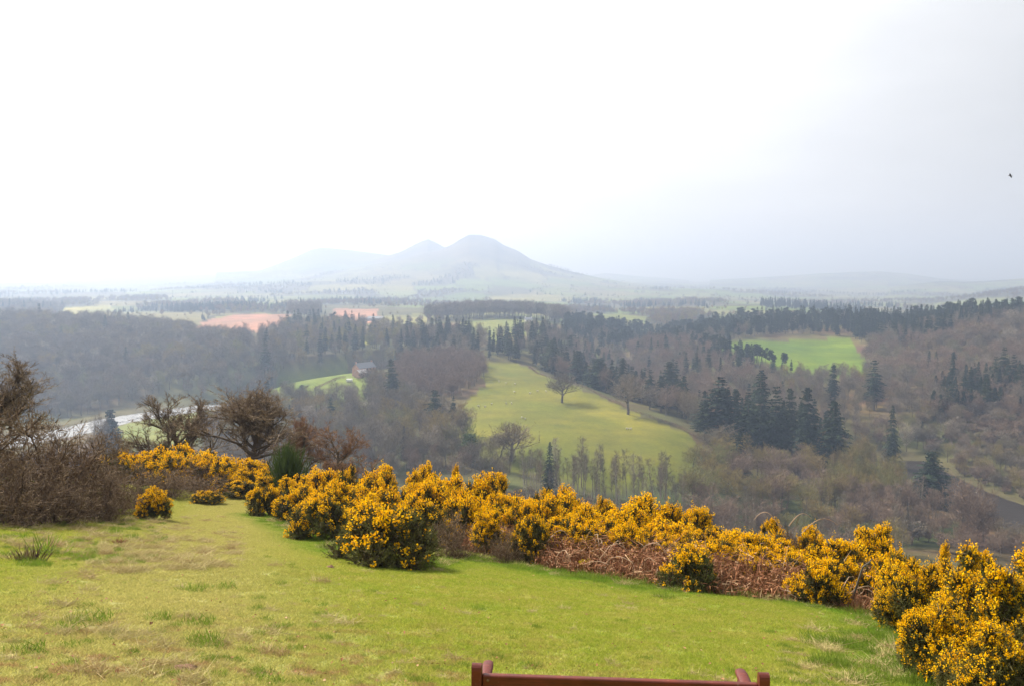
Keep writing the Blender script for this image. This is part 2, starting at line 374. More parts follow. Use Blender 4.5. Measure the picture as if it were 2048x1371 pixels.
def lawn_colour(nt):
    g = nt.nodes.new('ShaderNodeNewGeometry'); pos = g.outputs['Position']
    mp = nt.nodes.new('ShaderNodeMapping'); nt.links.new(pos, mp.inputs['Vector']); mp.inputs['Scale'].default_value = (1, 1, 0)
    p = mp.outputs[0]
    n1 = noise(nt, .35, 4.0, p); n2 = noise(nt, 1.6, 4.0, p); n3 = noise(nt, 11.0, 5.0, p, .75); n4 = noise(nt, .8, 3.0, p)
    green = ramp(nt, [(.30, (.225, .29, .030)), (.52, (.275, .305, .042)), (.70, (.315, .315, .060))], n1.outputs['Fac']).outputs[0]
    var = ramp(nt, [(.30, (.20, .285, .024)), (.5, (.27, .305, .042)), (.68, (.36, .32, .09))], n2.outputs['Fac']).outputs[0]
    c = mixc(nt, .5, green, var)
    c = mixc(nt, ramp(nt, [(.50, (0, 0, 0)), (.72, (.85, .85, .85))], n3.outputs['Fac']).outputs[0], c, (.40, .34, .12))
    c = mixc(nt, ramp(nt, [(.30, (.75, .75, .75)), (.46, (0, 0, 0))], n3.outputs['Fac']).outputs[0], c, (.13, .205, .016))
    at_ = nt.nodes.new('ShaderNodeAttribute'); at_.attribute_name = 'wear'; return c, at_, n2, n3, p
def lawn_mat(name, blades_):
    m, nt, b, out = new_mat(name); c, _, n2, n3, p = lawn_colour(nt)
    sep = nt.nodes.new('ShaderNodeSeparateXYZ'); nt.links.new(p, sep.inputs[0])
    # trodden line of the path: paler and yellower along its centre
    def dist_to_line(pts):
        best = None
        for (ax, ay), (bx, by) in zip(pts[:-1], pts[1:]):
            v = nt.nodes.new('ShaderNodeVectorMath'); v.operation = 'SUBTRACT'; nt.links.new(p, v.inputs[0]); v.inputs[1].default_value = (ax, ay, 0)
            L2 = (bx-ax)**2+(by-ay)**2
            dt = nt.nodes.new('ShaderNodeVectorMath'); dt.operation = 'DOT_PRODUCT'; nt.links.new(v.outputs[0], dt.inputs[0]); dt.inputs[1].default_value = ((bx-ax)/L2, (by-ay)/L2, 0)
            cl = nt.nodes.new('ShaderNodeClamp'); nt.links.new(dt.outputs['Value'], cl.inputs[0])
            sc_ = nt.nodes.new('ShaderNodeVectorMath'); sc_.operation = 'SCALE'; sc_.inputs[0].default_value = (bx-ax, by-ay, 0); nt.links.new(cl.outputs[0], sc_.inputs['Scale'])
            d = nt.nodes.new('ShaderNodeVectorMath'); d.operation = 'DISTANCE'; nt.links.new(v.outputs[0], d.inputs[0]); nt.links.new(sc_.outputs[0], d.inputs[1])
            if best is None: best = d.outputs['Value']
            else:
                mn = nt.nodes.new('ShaderNodeMath'); mn.operation = 'MINIMUM'; nt.links.new(best, mn.inputs[0]); nt.links.new(d.outputs['Value'], mn.inputs[1]); best = mn.outputs[0]
        return best
    d = dist_to_line(PATH); wob = nt.nodes.new('ShaderNodeMath'); wob.operation = 'MULTIPLY_ADD'; nt.links.new(n2.outputs['Fac'], wob.inputs[0]); wob.inputs[1].default_value = 2.4; nt.links.new(d, wob.inputs[2])
    worn = ramp(nt, [(.42, (.75, .75, .75)), (.85, (0, 0, 0))], None_scale(nt, wob.outputs[0], 1/4.5)).outputs[0]
    c = mixc(nt, worn, c, mixc(nt, n3.outputs['Fac'], (.31, .305, .085), (.43, .37, .16)))
    # bare reddish soil showing through near the viewpoint
    d2 = dist_to_line([(-7.5, 5.0), (-2.0, 6.2)]); n5 = noise(nt, 2.4, 5.0, p, .7)
    near = ramp(nt, [(.2, (1, 1, 1)), (1, (0, 0, 0))], None_scale(nt, d2, 1/5.0)).outputs[0]
    soil = mixc(nt, 1.0, near, ramp(nt, [(.50, (0, 0, 0)), (.62, (.8, .8, .8))], n5.outputs['Fac']).outputs[0], 'MULTIPLY')
    c = mixc(nt, soil, c, (.27, .155, .085))
    # lush strip in the lee of the bushes
    d3 = dist_to_line(LUSH); lush = ramp(nt, [(.10, (.9, .9, .9)), (.55, (0, 0, 0))], None_scale(nt, d3, 1/2.4)).outputs[0]
    lushn = mixc(nt, 1.0, lush, ramp(nt, [(.36, (.1, .1, .1)), (.56, (1, 1, 1))], n2.outputs['Fac']).outputs[0], 'MULTIPLY')
    c = mixc(nt, lushn, c, (.10, .215, .012))
    if blades_:
        g = nt.nodes.new('ShaderNodeNewGeometry')
        k = ramp(nt, [(0, (.85, .85, .8)), (.8, (1.35, 1.3, 1.2)), (1, (1.8, 1.6, 1.7))], g.outputs['Random Per Island']).outputs[0]
        c = mixc(nt, 1.0, c, k, 'MULTIPLY')
        t = nt.nodes.new('ShaderNodeBsdfTranslucent'); nt.links.new(c, t.inputs['Color']); mx = nt.nodes.new('ShaderNodeMixShader'); mx.inputs[0].default_value = .5
        nt.links.new(b.outputs[0], mx.inputs[1]); nt.links.new(t.outputs[0], mx.inputs[2]); nt.links.new(mx.outputs[0], out.inputs['Surface'])
    else:
        c = mixc(nt, 1.0, c, (.66, .68, .62), 'MULTIPLY')
        bp = nt.nodes.new('ShaderNodeBump'); bp.inputs['Strength'].default_value = .6; bp.inputs['Distance'].default_value = .04
        n6 = noise(nt, 22.0, 4.0, p); nt.links.new(n6.outputs['Fac'], bp.inputs['Height']); nt.links.new(bp.outputs[0], b.inputs['Normal'])
    nt.links.new(c, b.inputs['Base Color']); b.inputs['Roughness'].default_value = .9
    return m
def None_scale(nt, sock, k):
    m = nt.nodes.new('ShaderNodeMath'); m.operation = 'MULTIPLY'; nt.links.new(sock, m.inputs[0]); m.inputs[1].default_value = k; return m.outputs[0]
def _hxy(px, py): return hit(px, py)[:2]
PATH = [_hxy(250, 1360), _hxy(330, 1200), _hxy(400, 1100), _hxy(450, 1040), _hxy(455, 1012), (_hxy(455, 1012)[0]-2.0, _hxy(455, 1012)[1]+6)]
EDGE_PX = [(520,1030),(600,1060),(690,1105),(800,1132),(960,1118),(1120,1150),(1330,1180),(1500,1190),(1640,1210),(1760,1235),(1790,1290),(1870,1371)]
EDGE = [_hxy(*q) for q in EDGE_PX]
LUSH = EDGE
LEFT_PX = [(0,1120),(120,1080),(260,1040),(400,1008)]
M['lawn'] = lawn_mat('lawn', False); M['grass_blade'] = lawn_mat('grass_blade', True)
def terrain_mat():
    m, nt, b, out = new_mat('terrain'); a = nt.nodes.new('ShaderNodeVertexColor'); a.layer_name = 'ground_col'
    g = nt.nodes.new('ShaderNodeNewGeometry'); n = noise(nt, .05, 6.0, g.outputs['Position'], .7); n2 = noise(nt, .6, 4.0, g.outputs['Position'], .7)
    k = ramp(nt, [(.3, (.72, .74, .7)), (.7, (1.28, 1.22, 1.15))], n.outputs['Fac']).outputs[0]; k2 = ramp(nt, [(.3, (.85, .85, .85)), (.7, (1.15, 1.15, 1.12))], n2.outputs['Fac']).outputs[0]
    n0 = noise(nt, .006, 5.0, g.outputs['Position'], .65); k0 = ramp(nt, [(.34, (.62, .66, .62)), (.66, (1.35, 1.25, 1.1))], n0.outputs['Fac']).outputs[0]
    c = mixc(nt, 1.0, mixc(nt, 1.0, mixc(nt, 1.0, a.outputs['Color'], k0, 'MULTIPLY'), k, 'MULTIPLY'), k2, 'MULTIPLY')
    nt.links.new(c, b.inputs['Base Color']); b.inputs['Roughness'].default_value = .95; b.inputs['Specular IOR Level'].default_value = .1
    return m
M['terrain'] = terrain_mat()
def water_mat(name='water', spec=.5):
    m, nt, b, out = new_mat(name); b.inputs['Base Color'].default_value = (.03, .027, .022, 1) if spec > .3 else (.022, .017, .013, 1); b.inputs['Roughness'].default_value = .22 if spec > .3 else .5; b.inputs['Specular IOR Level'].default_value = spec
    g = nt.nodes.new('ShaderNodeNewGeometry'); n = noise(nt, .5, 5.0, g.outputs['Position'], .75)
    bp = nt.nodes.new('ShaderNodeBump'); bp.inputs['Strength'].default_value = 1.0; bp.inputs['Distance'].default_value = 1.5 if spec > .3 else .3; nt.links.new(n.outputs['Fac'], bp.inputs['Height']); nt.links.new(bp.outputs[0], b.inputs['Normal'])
    if spec > .3:                                # broken white water over the shallows
        n2 = noise(nt, .22, 6.0, g.outputs['Position'], .8); f = ramp(nt, [(.40, (0, 0, 0)), (.60, (1, 1, 1))], n2.outputs['Fac']).outputs[0]
        nt.links.new(mixc(nt, f, (.05, .05, .048), (.26, .275, .30)), b.inputs['Base Color']); nt.links.new(ramp(nt, [(0, (.2,)*3), (1, (.7,)*3)], f).outputs[0], b.inputs['Roughness'])
    return m
M['water'] = water_mat(); M['dark_reflection_water'] = water_mat('dark_reflection_water', .05)  # right reach: dark tree reflection put into the colour, sky mirror turned down

# ------------------------------------------------------------------ the ground: one sheet from the viewpoint to the horizon
def polyg(pts): return [_hxy(*q) for q in pts]
FIELDS = {
 'pasture': polyg([(962,724),(1042,728),(1075,745),(1150,770),(1245,815),(1330,850),(1392,880),(1392,920),(1370,975),(1200,985),(1050,950),(960,915),(915,860),(880,845),(930,805),(972,770)]),
 'green': polyg([(1405,693),(1560,684),(1702,676),(1712,700),(1740,752),(1640,760),(1560,748),(1480,716)]),
 'plough_a': polyg([(385,656),(430,668),(556,664),(585,630),(480,627),(410,642)]),
 'plough_b': polyg([(655,646),(756,648),(756,618),(668,617)]),
 'garden': polyg([(560,762),(690,742),(750,742),(745,772),(740,800),(640,815),(600,800),(540,800)]),
 'park': polyg([(905,668),(925,642),(1090,642),(1085,668),(990,690)]),
 'meadow': polyg([(250,905),(232,870),(248,846),(335,815),(420,806),(430,840),(330,905)]),
 'bank': polyg([(1870,915),(2060,905),(2200,930),(2200,1010),(2048,1005),(1950,985),(1860,965)]),
 'haugh': polyg([(1800,1050),(1930,1040),(1900,1095),(1800,1100)]),
 'pale_a': polyg([(95,634),(130,617),(215,611),(235,620),(160,640)]),
 'pale_b': polyg([(-100,612),(6,600),(8,615),(-60,622)]),
 'glade': polyg([(722,690),(738,662),(752,662),(735,690)]),
}
FCOL = {'pasture': (.110,.118,.014), 'green': (.080,.132,.008), 'plough_a': (.25,.135,.10), 'plough_b': (.25,.135,.10), 'garden': (.10,.14,.02), 'park': (.11,.13,.035),
        'meadow': (.125,.145,.04), 'bank': (.075,.075,.03), 'haugh': (.055,.065,.022), 'pale_a': (.20,.20,.06), 'pale_b': (.20,.20,.06), 'glade': (.24,.27,.04)}
ang = np.unique(np.r_[np.arange(-180, -36, 3.0), np.arange(-36, 36.01, 0.115), np.arange(36, 180, 3.0)])
rad = np.r_[0.6, np.exp(np.linspace(math.log(1.5), math.log(22000), 440))]
NA, NR = len(ang), len(rad)
Rg, Ag = np.meshgrid(rad, np.radians(ang), indexing='ij'); GX = Rg*np.sin(Ag); GY = Rg*np.cos(Ag)
GZ = gzs(GX, GY)
def ground_colour(x, y):
    r = np.hypot(x, y); n = fbm(x/60, y/60, 31); n2 = fbm(x/14, y/14, 37)
    base = np.array([.078, .070, .033]) + n[..., None]*np.array([-.03, .02, -.005]) + n2[..., None]*np.array([.02, .03, .0])
    c = base
    # patchwork of far fields: warped cells, each with its own crop
    wx = x + fbm(x/420, y/420, 41)*260; wy = (y + fbm(x/420, y/420, 43)*260)*0.62
    s = 190.0 + 0*x; ix = np.floor(wx/s); iy = np.floor(wy/s); best = np.full(x.shape, 1e18); cell = np.zeros(x.shape); sec = np.full(x.shape, 1e18)
    for dx in (-1, 0, 1):
        for dy in (-1, 0, 1):
            cx_, cy_ = ix+dx, iy+dy; px_ = (cx_+_hash(cx_, cy_, 1))*s; py_ = (cy_+_hash(cx_, cy_, 2))*s
            d = np.hypot(wx-px_, wy-py_); h = _hash(cx_, cy_, 3); nb = d < best
            sec = np.where(nb, best, np.minimum(sec, d)); cell = np.where(nb, h, cell); best = np.where(nb, d, best)
    pal = np.array([(.12,.17,.04), (.16,.19,.05), (.20,.20,.07), (.09,.085,.05), (.13,.18,.035), (.17,.16,.07), (.10,.10,.05), (.18,.19,.08), (.08,.075,.05), (.15,.18,.05)])
    pal = pal*.72
    patch = pal[np.clip((cell*len(pal)).astype(int), 0, len(pal)-1)]
    patch = np.where(((sec-best) < 9)[..., None], np.array([.06, .06, .035]), patch)
    w = smooth(1020, 1180, r)[..., None]; c = c*(1-w)+patch*w
    moor = smooth(25, 120, CAM_ABOVE(x, y))[..., None]; c = c*(1-moor)+np.array([.085, .075, .05])*moor
    return c, cell
def CAM_ABOVE(x, y): return np.where(np.hypot(x, y) > 2500, _gzc - CAM_Z, 0)
_gzc = GZ
GC, GCELL = ground_colour(GX, GY)
FM = {}
for k, poly in FIELDS.items():
    wob = fbm(GX/9, GY/9, 51)*np.clip(np.hypot(GX, GY)/90, 0, 8)
    m = in_poly(GX+wob, GY+wob, poly); FM[k] = m
    col = np.array(FCOL[k])*(1+0.30*fbm(GX/22, GY/22, 53)[..., None]*np.array([1.2, .6, 1.0])); GC[m] = col[m]
for line, hw in RIV:
    d = poly_dist(GX, GY, line); k = (1-smooth(hw+1, hw+7, d))[..., None]*(d < 60)[..., None]
    GC = GC*(1-k)+np.array([.065, .06, .033])*k
def sheet(name, mask, mat, smooth_=True):          # cut a piece of the ground sheet out along grid cells (shared edges, nothing overlaps)
    i, j = np.nonzero(mask); j2 = (j+1) % NA
    f = np.stack([i*NA+j, (i+1)*NA+j, (i+1)*NA+j2, i*NA+j2], 1)
    u, inv = np.unique(f.ravel(), return_inverse=True)
    v = np.stack([GX.ravel()[u], GY.ravel()[u], GZ.ravel()[u]], 1); me = bpy.data.meshes.new(name)
    fill_mesh(me, v, np.zeros((0, 3), np.int64), inv.reshape(-1, 4)[:, ::-1], smooth_); me.materials.append(mat)
    ca = me.color_attributes.new('ground_col', 'FLOAT_COLOR', 'POINT')
    ca.data.foreach_set('color', np.c_[np.clip(GC.reshape(-1, 3)[u], .01, 1), np.ones(len(u))].astype(np.float32).ravel())
    return tag(obj(name, me), kind='structure')
cell_mask = lambda m: m[:-1] & m[1:] & np.roll(m, -1, 1)[:-1] & np.roll(m, -1, 1)[1:]
LAWN_R = 42.0
left = np.ones((NR-1, NA), bool)
lawn_m = np.broadcast_to((rad[1:] < LAWN_R)[:, None], left.shape).copy(); left &= ~lawn_m
sheet('lawn', lawn_m, M['lawn'])
NAMES = {'pasture': 'pasture_field', 'green': 'green_field', 'plough_a': 'ploughed_field', 'plough_b': 'ploughed_field', 'garden': 'garden_lawn', 'park': 'park_field', 'meadow': 'river_meadow',
         'bank': 'river_bank', 'haugh': 'river_meadow', 'pale_a': 'stubble_field', 'pale_b': 'stubble_field', 'glade': 'woodland_glade'}
for k in FIELDS:
    m = cell_mask(FM[k]) & left
    if m.any(): left &= ~m; sheet(NAMES[k], m, M['terrain'])
sheet('ground', left, M['terrain'])

# ------------------------------------------------------------------ the river, in the two reaches that show
def ribbon(line, hw, z, step=6.0):
    seg = np.r_[0, np.cumsum(np.hypot(*np.diff(line, axis=0).T))]; t = np.arange(0, seg[-1], step)
    x = np.interp(t, seg, line[:, 0]); y = np.interp(t, seg, line[:, 1])
    for _ in range(6): x[1:-1] = (x[:-2]+x[1:-1]*2+x[2:])/4; y[1:-1] = (y[:-2]+y[1:-1]*2+y[2:])/4
    tx, ty = np.gradient(x), np.gradient(y); l = np.hypot(tx, ty); nx, ny = -ty/l, tx/l; ks = np.linspace(-1, 1, 7)*(hw+4)
    V = np.stack([x[:, None]+nx[:, None]*ks, y[:, None]+ny[:, None]*ks, np.full((len(x), 7), z)], -1); n = len(x)
    i, j = np.meshgrid(np.arange(n-1), np.arange(6), indexing='ij'); f = np.stack([i*7+j, i*7+j+1, (i+1)*7+j+1, (i+1)*7+j], -1).reshape(-1, 4)
    return MB().add(V.reshape(-1, 3), f[:, ::-1])
for (line, hw), wm in zip(RIV, ('water', 'dark_reflection_water')):
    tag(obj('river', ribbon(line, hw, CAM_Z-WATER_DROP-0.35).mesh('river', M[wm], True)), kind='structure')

# ------------------------------------------------------------------ the hazy air
hb = MB(); R_ = 23000.0; box(hb, -R_, R_, -R_, R_, float(GZ.min())-3.0, CAM_Z + 262.0)
hm = bpy.data.materials.new('haze'); hm.use_nodes = True; nt = hm.node_tree; nt.nodes.clear()
ho = nt.nodes.new('ShaderNodeOutputMaterial'); hv = nt.nodes.new('ShaderNodeVolumePrincipled'); nt.links.new(hv.outputs[0], ho.inputs['Volume'])
hv.inputs['Color'].default_value = (.47, .60, .85, 1); hv.inputs['Density'].default_value = 3.5e-4; hv.inputs['Absorption Color'].default_value = (.2, .15, .1, 1); hv.inputs['Anisotropy'].default_value = 0.40
tag(obj('haze', hb.mesh('haze', hm)), kind='stuff')
# ------------------------------------------------------------------ tree prototypes (built once, shared by every copy)
def grow(r, p, d, L, r0, k, wander, up, taper=.35):
    pts = [p]; d = d/np.linalg.norm(d)
    for i in range(k-1):
        d = d + r.normal(size=3)*wander + np.array([0, 0, up]); d = d/np.linalg.norm(d); p = p + d*L/(k-1); pts.append(p)
    return np.array(pts), np.linspace(r0, r0*taper, k)
def kids(r, pts, n, lo, hi, ang, up):
    """n starting points along a path with directions splayed from it"""
    k = len(pts); t = np.sort(r.uniform(lo, hi, n))*(k-1); i = np.minimum(t.astype(int), k-2); f = (t-i)[:, None]
    p = pts[i]*(1-f)+pts[i+1]*f; a = norm(pts[i+1]-pts[i]); s = norm(np.cross(a, rdir(n, r)))
    an = np.radians(r.normal(0, 10, n)+(ang if np.isscalar(ang) else np.interp(t/(k-1), (lo, hi), ang)))[:, None]
    return p, norm(a*np.cos(an)+s*np.sin(an)+np.array([0, 0, up])), t/(k-1)
def bare_tree(seed, H, style='wood', nl=13, nb=6, ns=0, nt=16, tw=.055, sub=0, fuzz=0, thick=1.0):
    r = np.random.default_rng(seed); tr = MB(); cr = MB()
    if style == 'park':
        tp, trr = grow(r, np.zeros(3), np.array([0, 0, 1.]), H*.50, H*.030*thick, 6, .09, .1, .55); lo, hi, la, lf = .42, 1.0, 58, .52
    elif style == 'oak':
        tp, trr = grow(r, np.zeros(3), np.array([0, 0, 1.]), H*.60, H*.036*thick, 7, .16, .1, .5); lo, hi, la, lf = .42, 1.0, (84, 14), .50
    elif style == 'slim':
        tp, trr = grow(r, np.zeros(3), np.array([0, 0, 1.]), H*.96, H*.010, 8, .03, .15, .12); lo, hi, la, lf = .42, .98, 48, .15
    elif style == 'crook':
        tp, trr = grow(r, np.zeros(3), np.array([.2, 0, 1.]), H*.72, H*.026*thick, 9, .24, .22, .4); lo, hi, la, lf = .30, 1.0, 62, .42
    else:
        tp, trr = grow(r, np.zeros(3), np.array([0, 0, 1.]), H*.80, H*.013, 7, .06, .12, .2); lo, hi, la, lf = .30, 1.0, 50, .36
    tubes(tr, tp[None], trr[None], 7)
    P, D, T = kids(r, tp, nl, lo, hi, la, .15); brs, bra = [], []; lp, lr = [], []
    for q in range(nl):
        L = H*lf*r.uniform(.75, 1.15)*(1.15-.45*T[q] if style != 'park' else 1.0)
        if style == 'slim': L = H*lf*r.uniform(.7, 1.2)*(1.35-T[q])
        a, b = grow(r, P[q], D[q], L, trr[min(int(T[q]*(len(trr)-1)), len(trr)-1)]*(.55 if thick == 1.0 else .62), 6, {'crook': .3, 'oak': .27}.get(style, .17), .09 if style == 'oak' else .10); lp.append(a); lr.append(b)
    tubes(tr if style in ('oak', 'crook') else cr, np.array(lp), np.array(lr), 5)
    bp, br = [], []
    for a, b in zip(lp, lr):
        L0 = np.linalg.norm(a[-1]-a[0]); P, D, T = kids(r, a, nb, .22, 1.0, 48, .22)
        for q in range(nb):
            c, e = grow(r, P[q], D[q], max(L0*r.uniform(.38, .62), H*.05), b[3]*(.55 if thick == 1.0 else .7), 4, .20, .10); bp.append(c); br.append(e)
    tubes(tr if style in ('oak', 'crook') else cr, np.array(bp), np.array(br), 3)
    if ns:
        sp, sr = [], []
        for a, b in zip(bp, br):
            L0 = np.linalg.norm(a[-1]-a[0]); P, D, T = kids(r, a, ns, .2, 1.0, 45, .15)
            for q in range(ns):
                c, e = grow(r, P[q], D[q], L0*r.uniform(.35, .6), b[2]*.55, 3, .22, .08); sp.append(c); sr.append(e)
        tubes(cr, np.array(sp), np.array(sr), 3); ends = np.array(sp)
    else: ends = np.array(bp)
    n, k, _ = ends.shape
    t = r.uniform(.15, 1.0, (n, nt))*(k-1); i = np.minimum(t.astype(int), k-2); f = (t-i)[..., None]; ii = np.arange(n)[:, None]
    p0 = (ends[ii, i]*(1-f)+ends[ii, i+1]*f).reshape(-1, 3); ax = norm(ends[ii, i+1]-ends[ii, i]).reshape(-1, 3)
    d = norm(ax*.9 + rdir(len(p0), r)*.85 + np.array([0, 0, .22])); ln = H*(.055 if ns == 0 else .035)*r.uniform(.5, 1.3, (len(p0), 1))
    if style == 'slim': ln *= .8
    p1 = p0+d*ln; blades(cr, p0, p1, tw, r, mid=(p0+p1)/2+rdir(len(p0), r)*ln*.1)
    for _ in range(sub):
        q0 = p0+(p1-p0)*r.uniform(.2, .9, (len(p0), 1)); q1 = q0+norm(d+rdir(len(p0), r)*.9)*ln*r.uniform(.3, .7, (len(p0), 1)); blades(cr, q0, q1, tw*.75, r)
    if fuzz:                                             # fine outer twigs, far more than the branch levels above carry
        rx, rz, zc = {'park': (.40, .34, .64), 'slim': (.11, .32, .66)}.get(style, (.25, .36, .62)) if style != 'oak' else (.42, .36, .60)
        nl_ = 9; lc = rdir(nl_, r)*np.array([rx*.62, rx*.62, rz*.62])*H+np.array([0, 0, zc*H]); lr_ = r.uniform(.5, .72, nl_)
        c = r.integers(0, nl_, fuzz); s = rdir(fuzz, r)*r.uniform(.25, 1, (fuzz, 1))**.45; p = lc[c]+s*lr_[c][:, None]*np.array([rx, rx, rz])*H*.8
        dd = norm(norm(p-np.array([0, 0, zc*H*.55]))+rdir(fuzz, r)*.55+np.array([0, 0, .15])); blades(cr, p-dd*H*.03, p+dd*H*.04*r.uniform(.6, 1.4, (fuzz, 1)), tw*1.25, r)
    return tr, cr
def conifer(seed, H, R, z0=.15, gap=.0, dense=1.0, top=.8, droop=.35):
    r = np.random.default_rng(seed); tr = MB(); cr = MB()
    tp, trr = grow(r, np.zeros(3), np.array([0, 0, 1.]), H*.98, H*.014, 7, .015, .3, .08); tubes(tr, tp[None], trr[None], 6)
    nw = int(34*dense); P0, P1 = [], []
    for z in np.linspace(z0, .985, nw):
        if r.random() < gap: continue
        t = (z-z0)/(1-z0); Rz = R*((1-t)**top)*(1-.25*np.exp(-t*9))*r.uniform(.6, 1.2)+.15
        nb = 5+int(5*(1-t)); a0 = r.uniform(0, 6.28)
        for q in range(nb):
            an = a0+q*6.283/nb+r.normal(0, .25); L = Rz*r.uniform(.55, 1.15); dr = droop*r.uniform(.5, 1.4)
            ns = 3+int(L*2.2); s = np.linspace(.12, 1, ns); rise = np.where(t > .75, .5, .1)
            c = np.stack([np.cos(an)*L*s, np.sin(an)*L*s, z*H+rise*L*s-dr*L*s*s], 1); side = np.array([-math.sin(an), math.cos(an), 0])
            for sg in (-1, 1):
                tip = c+side*sg*L*.34*(1-.5*s)[:, None]+np.array([math.cos(an), math.sin(an), 0])*.45*L/ns*2+np.array([0, 0, -.28])*r.uniform(.3, 1.5, (ns, 1)); P0.append(c); P1.append(tip)
            P0.append(c); P1.append(c+np.array([0, 0, -.5])*r.uniform(.4, 1.2, (ns, 1))+np.array([math.cos(an), math.sin(an), 0])*.3)
    P0 = np.concatenate(P0); P1 = np.concatenate(P1); P0 = P0+r.normal(size=P0.shape)*.07
    blades(cr, P0, P1, r.uniform(.28, .62, len(P0)), r); return tr, cr
def pine(seed, H, R, n=16, base=.55):
    r = np.random.default_rng(seed); tr = MB(); cr = MB()
    tp, trr = grow(r, np.zeros(3), np.array([0, 0, 1.]), H*.93, H*.018, 7, .05, .2, .3); tubes(tr, tp[None], trr[None], 6)
    P, D, T = kids(r, tp, n, base, 1.0, 65, .2); lp, lr = [], []
    for q in range(n):
        a, b = grow(r, P[q], D[q], R*r.uniform(.5, 1.1)*(1.25-.6*T[q]), .09, 4, .15, .1); lp.append(a); lr.append(b)
        c = a[-1]; m = 130; s = rdir(m, r)*r.uniform(.3, 1, (m, 1))**.5*np.array([R*.42, R*.42, R*.26])
        p0 = c+s; blades(cr, p0, p0+norm(s+rdir(m, r)*.6+np.array([0, 0, .4]))*r.uniform(.4, .8, (m, 1)), .30, r)
        p0 = a[2]+s[:50]*.6; blades(cr, p0, p0+rdir(50, r)*.6, .30, r)
    tubes(cr, np.array(lp), np.array(lr), 4); return tr, cr
def ivy_tree(seed, H):
    tr, cr = bare_tree(seed, H, 'wood'); r = np.random.default_rng(seed+9); m = 1500
    z = r.uniform(.08, .8, m)*H; a = r.uniform(0, 6.28, m); rr = H*.17*np.sqrt(r.random(m))*(1.1-np.abs(z/H-.42)); p = np.stack([np.cos(a)*rr, np.sin(a)*rr, z], 1)
    blades(cr, p, p+rdir(m, r)*.6, .45, r); return tr, cr

PROTO = {}
def add_proto(key, pair, bark, leaf, href):
    tm = pair[0].mesh(key+'_trunk', bark); cm = pair[1].mesh(key+'_crown', leaf)
    PROTO[key] = (tm, cm, href)
def re_leaf(key, src, leaf, bark=None):
    tm, cm, h = PROTO[src]; cm = cm.copy(); cm.materials.clear(); cm.materials.append(leaf)
    if bark is not None: tm = tm.copy(); tm.materials.clear(); tm.materials.append(bark)
    PROTO[key] = (tm, cm, h)
for k in range(4): add_proto('grey%d' % k, bare_tree(100+k, 16.0, 'wood', nl=13+k % 2, nt=9, fuzz=1900), M['bark'], M['twig_grey'], 16.0)
for k in range(2): add_proto('park%d' % k, bare_tree(120+k, 15.0, 'park', nl=12, nb=7, nt=10, tw=.075, fuzz=2800), M['bark'], M['twig_grey'], 14.0)
for k in range(3): add_proto('slim%d' % k, bare_tree(130+k, 18.0, 'slim', nl=24, nb=4, nt=6, tw=.045, fuzz=260), M['birch_bark'], M['twig_grey'], 18.0)
for k in range(4):
    re_leaf('plum%d' % k, 'grey%d' % k, M['twig_plum']); re_leaf('bud%d' % k, 'grey%d' % k, M['twig_bud'])
for k in range(3): re_leaf('budslim%d' % k, 'slim%d' % k, M['twig_bud'])
for k in range(5): add_proto('fir%d' % k, conifer(200+k, 26.0, (4.0, 4.6, 5.2, 3.4, 4.4)[k], z0=(.16, .24, .12, .34, .2)[k], gap=(.10, .18, .08, .22, .3)[k], top=(.75, .6, .85, .7, .5)[k], droop=(.35, .2, .45, .3, .25)[k]), M['bark'], M['needle'], 26.0)
add_proto('broad0', conifer(210, 22.0, 6.2, z0=.08, gap=.05, top=.6, droop=.2), M['bark'], M['needle'], 22.0)
add_proto('spruce0', conifer(220, 12.0, 2.6, z0=.03, dense=.7), M['bark'], M['needle'], 12.0)
add_proto('spruce1', conifer(221, 14.0, 2.6, z0=.05, dense=.75, gap=.05), M['bark'], M['needle'], 14.0)
for k in range(2): add_proto('pine%d' % k, pine(230+k, 18.0, 3.6), M['bark'], M['needle'], 18.5)
add_proto('ivy0', ivy_tree(240, 16.0), M['bark'], M['ivy'], 16.0)
for k in range(2): add_proto('bush%d' % k, bare_tree(150+k, 5.0, 'park', nl=9, nb=5, nt=8, tw=.07, fuzz=1300), M['bark'], (M['twig_grey'], M['twig_plum'])[k], 5.0)
BARE = ('bush', 'grey', 'park', 'slim', 'plum', 'bud', 'budslim', 'ivy')
def proto_pick(fam, r):
    ks = sorted(k for k in PROTO if k.rstrip('0123456789') == fam); return ks[int(r.integers(len(ks)))]

# ------------------------------------------------------------------ where every tree stands
TREES = []     # (proto key, x, y, height, width factor, name, label, group, forced individual)
KNAME = {'bush': 'bare_bush', 'grey': 'bare_tree', 'park': 'bare_tree', 'slim': 'bare_tree', 'plum': 'bare_tree', 'bud': 'budding_tree', 'budslim': 'budding_tree', 'ivy': 'ivy_clad_tree', 'fir': 'fir_tree', 'broad': 'fir_tree', 'spruce': 'spruce_tree', 'pine': 'pine_tree'}
def tree(fam, px, top, Y, label, wpx=None, H=None, group=None):
    x, y, z = at(px, Y); key = proto_pick(fam, rng)
    if H is None: H = top_z(top, Y)-z
    wf = 1.0
    if wpx: 
        me = PROTO[key][1]; xs = np.empty(len(me.vertices)*3, np.float32); me.vertices.foreach_get('co', xs); xs = xs.reshape(-1, 3)
        w0 = float(np.percentile(xs[:, 0], 98)-np.percentile(xs[:, 0], 2))*H/PROTO[key][2]; wf = (wpx*Y/FPX)/w0
    TREES.append((key, x, y, H, wf, KNAME[fam], label, group, True))
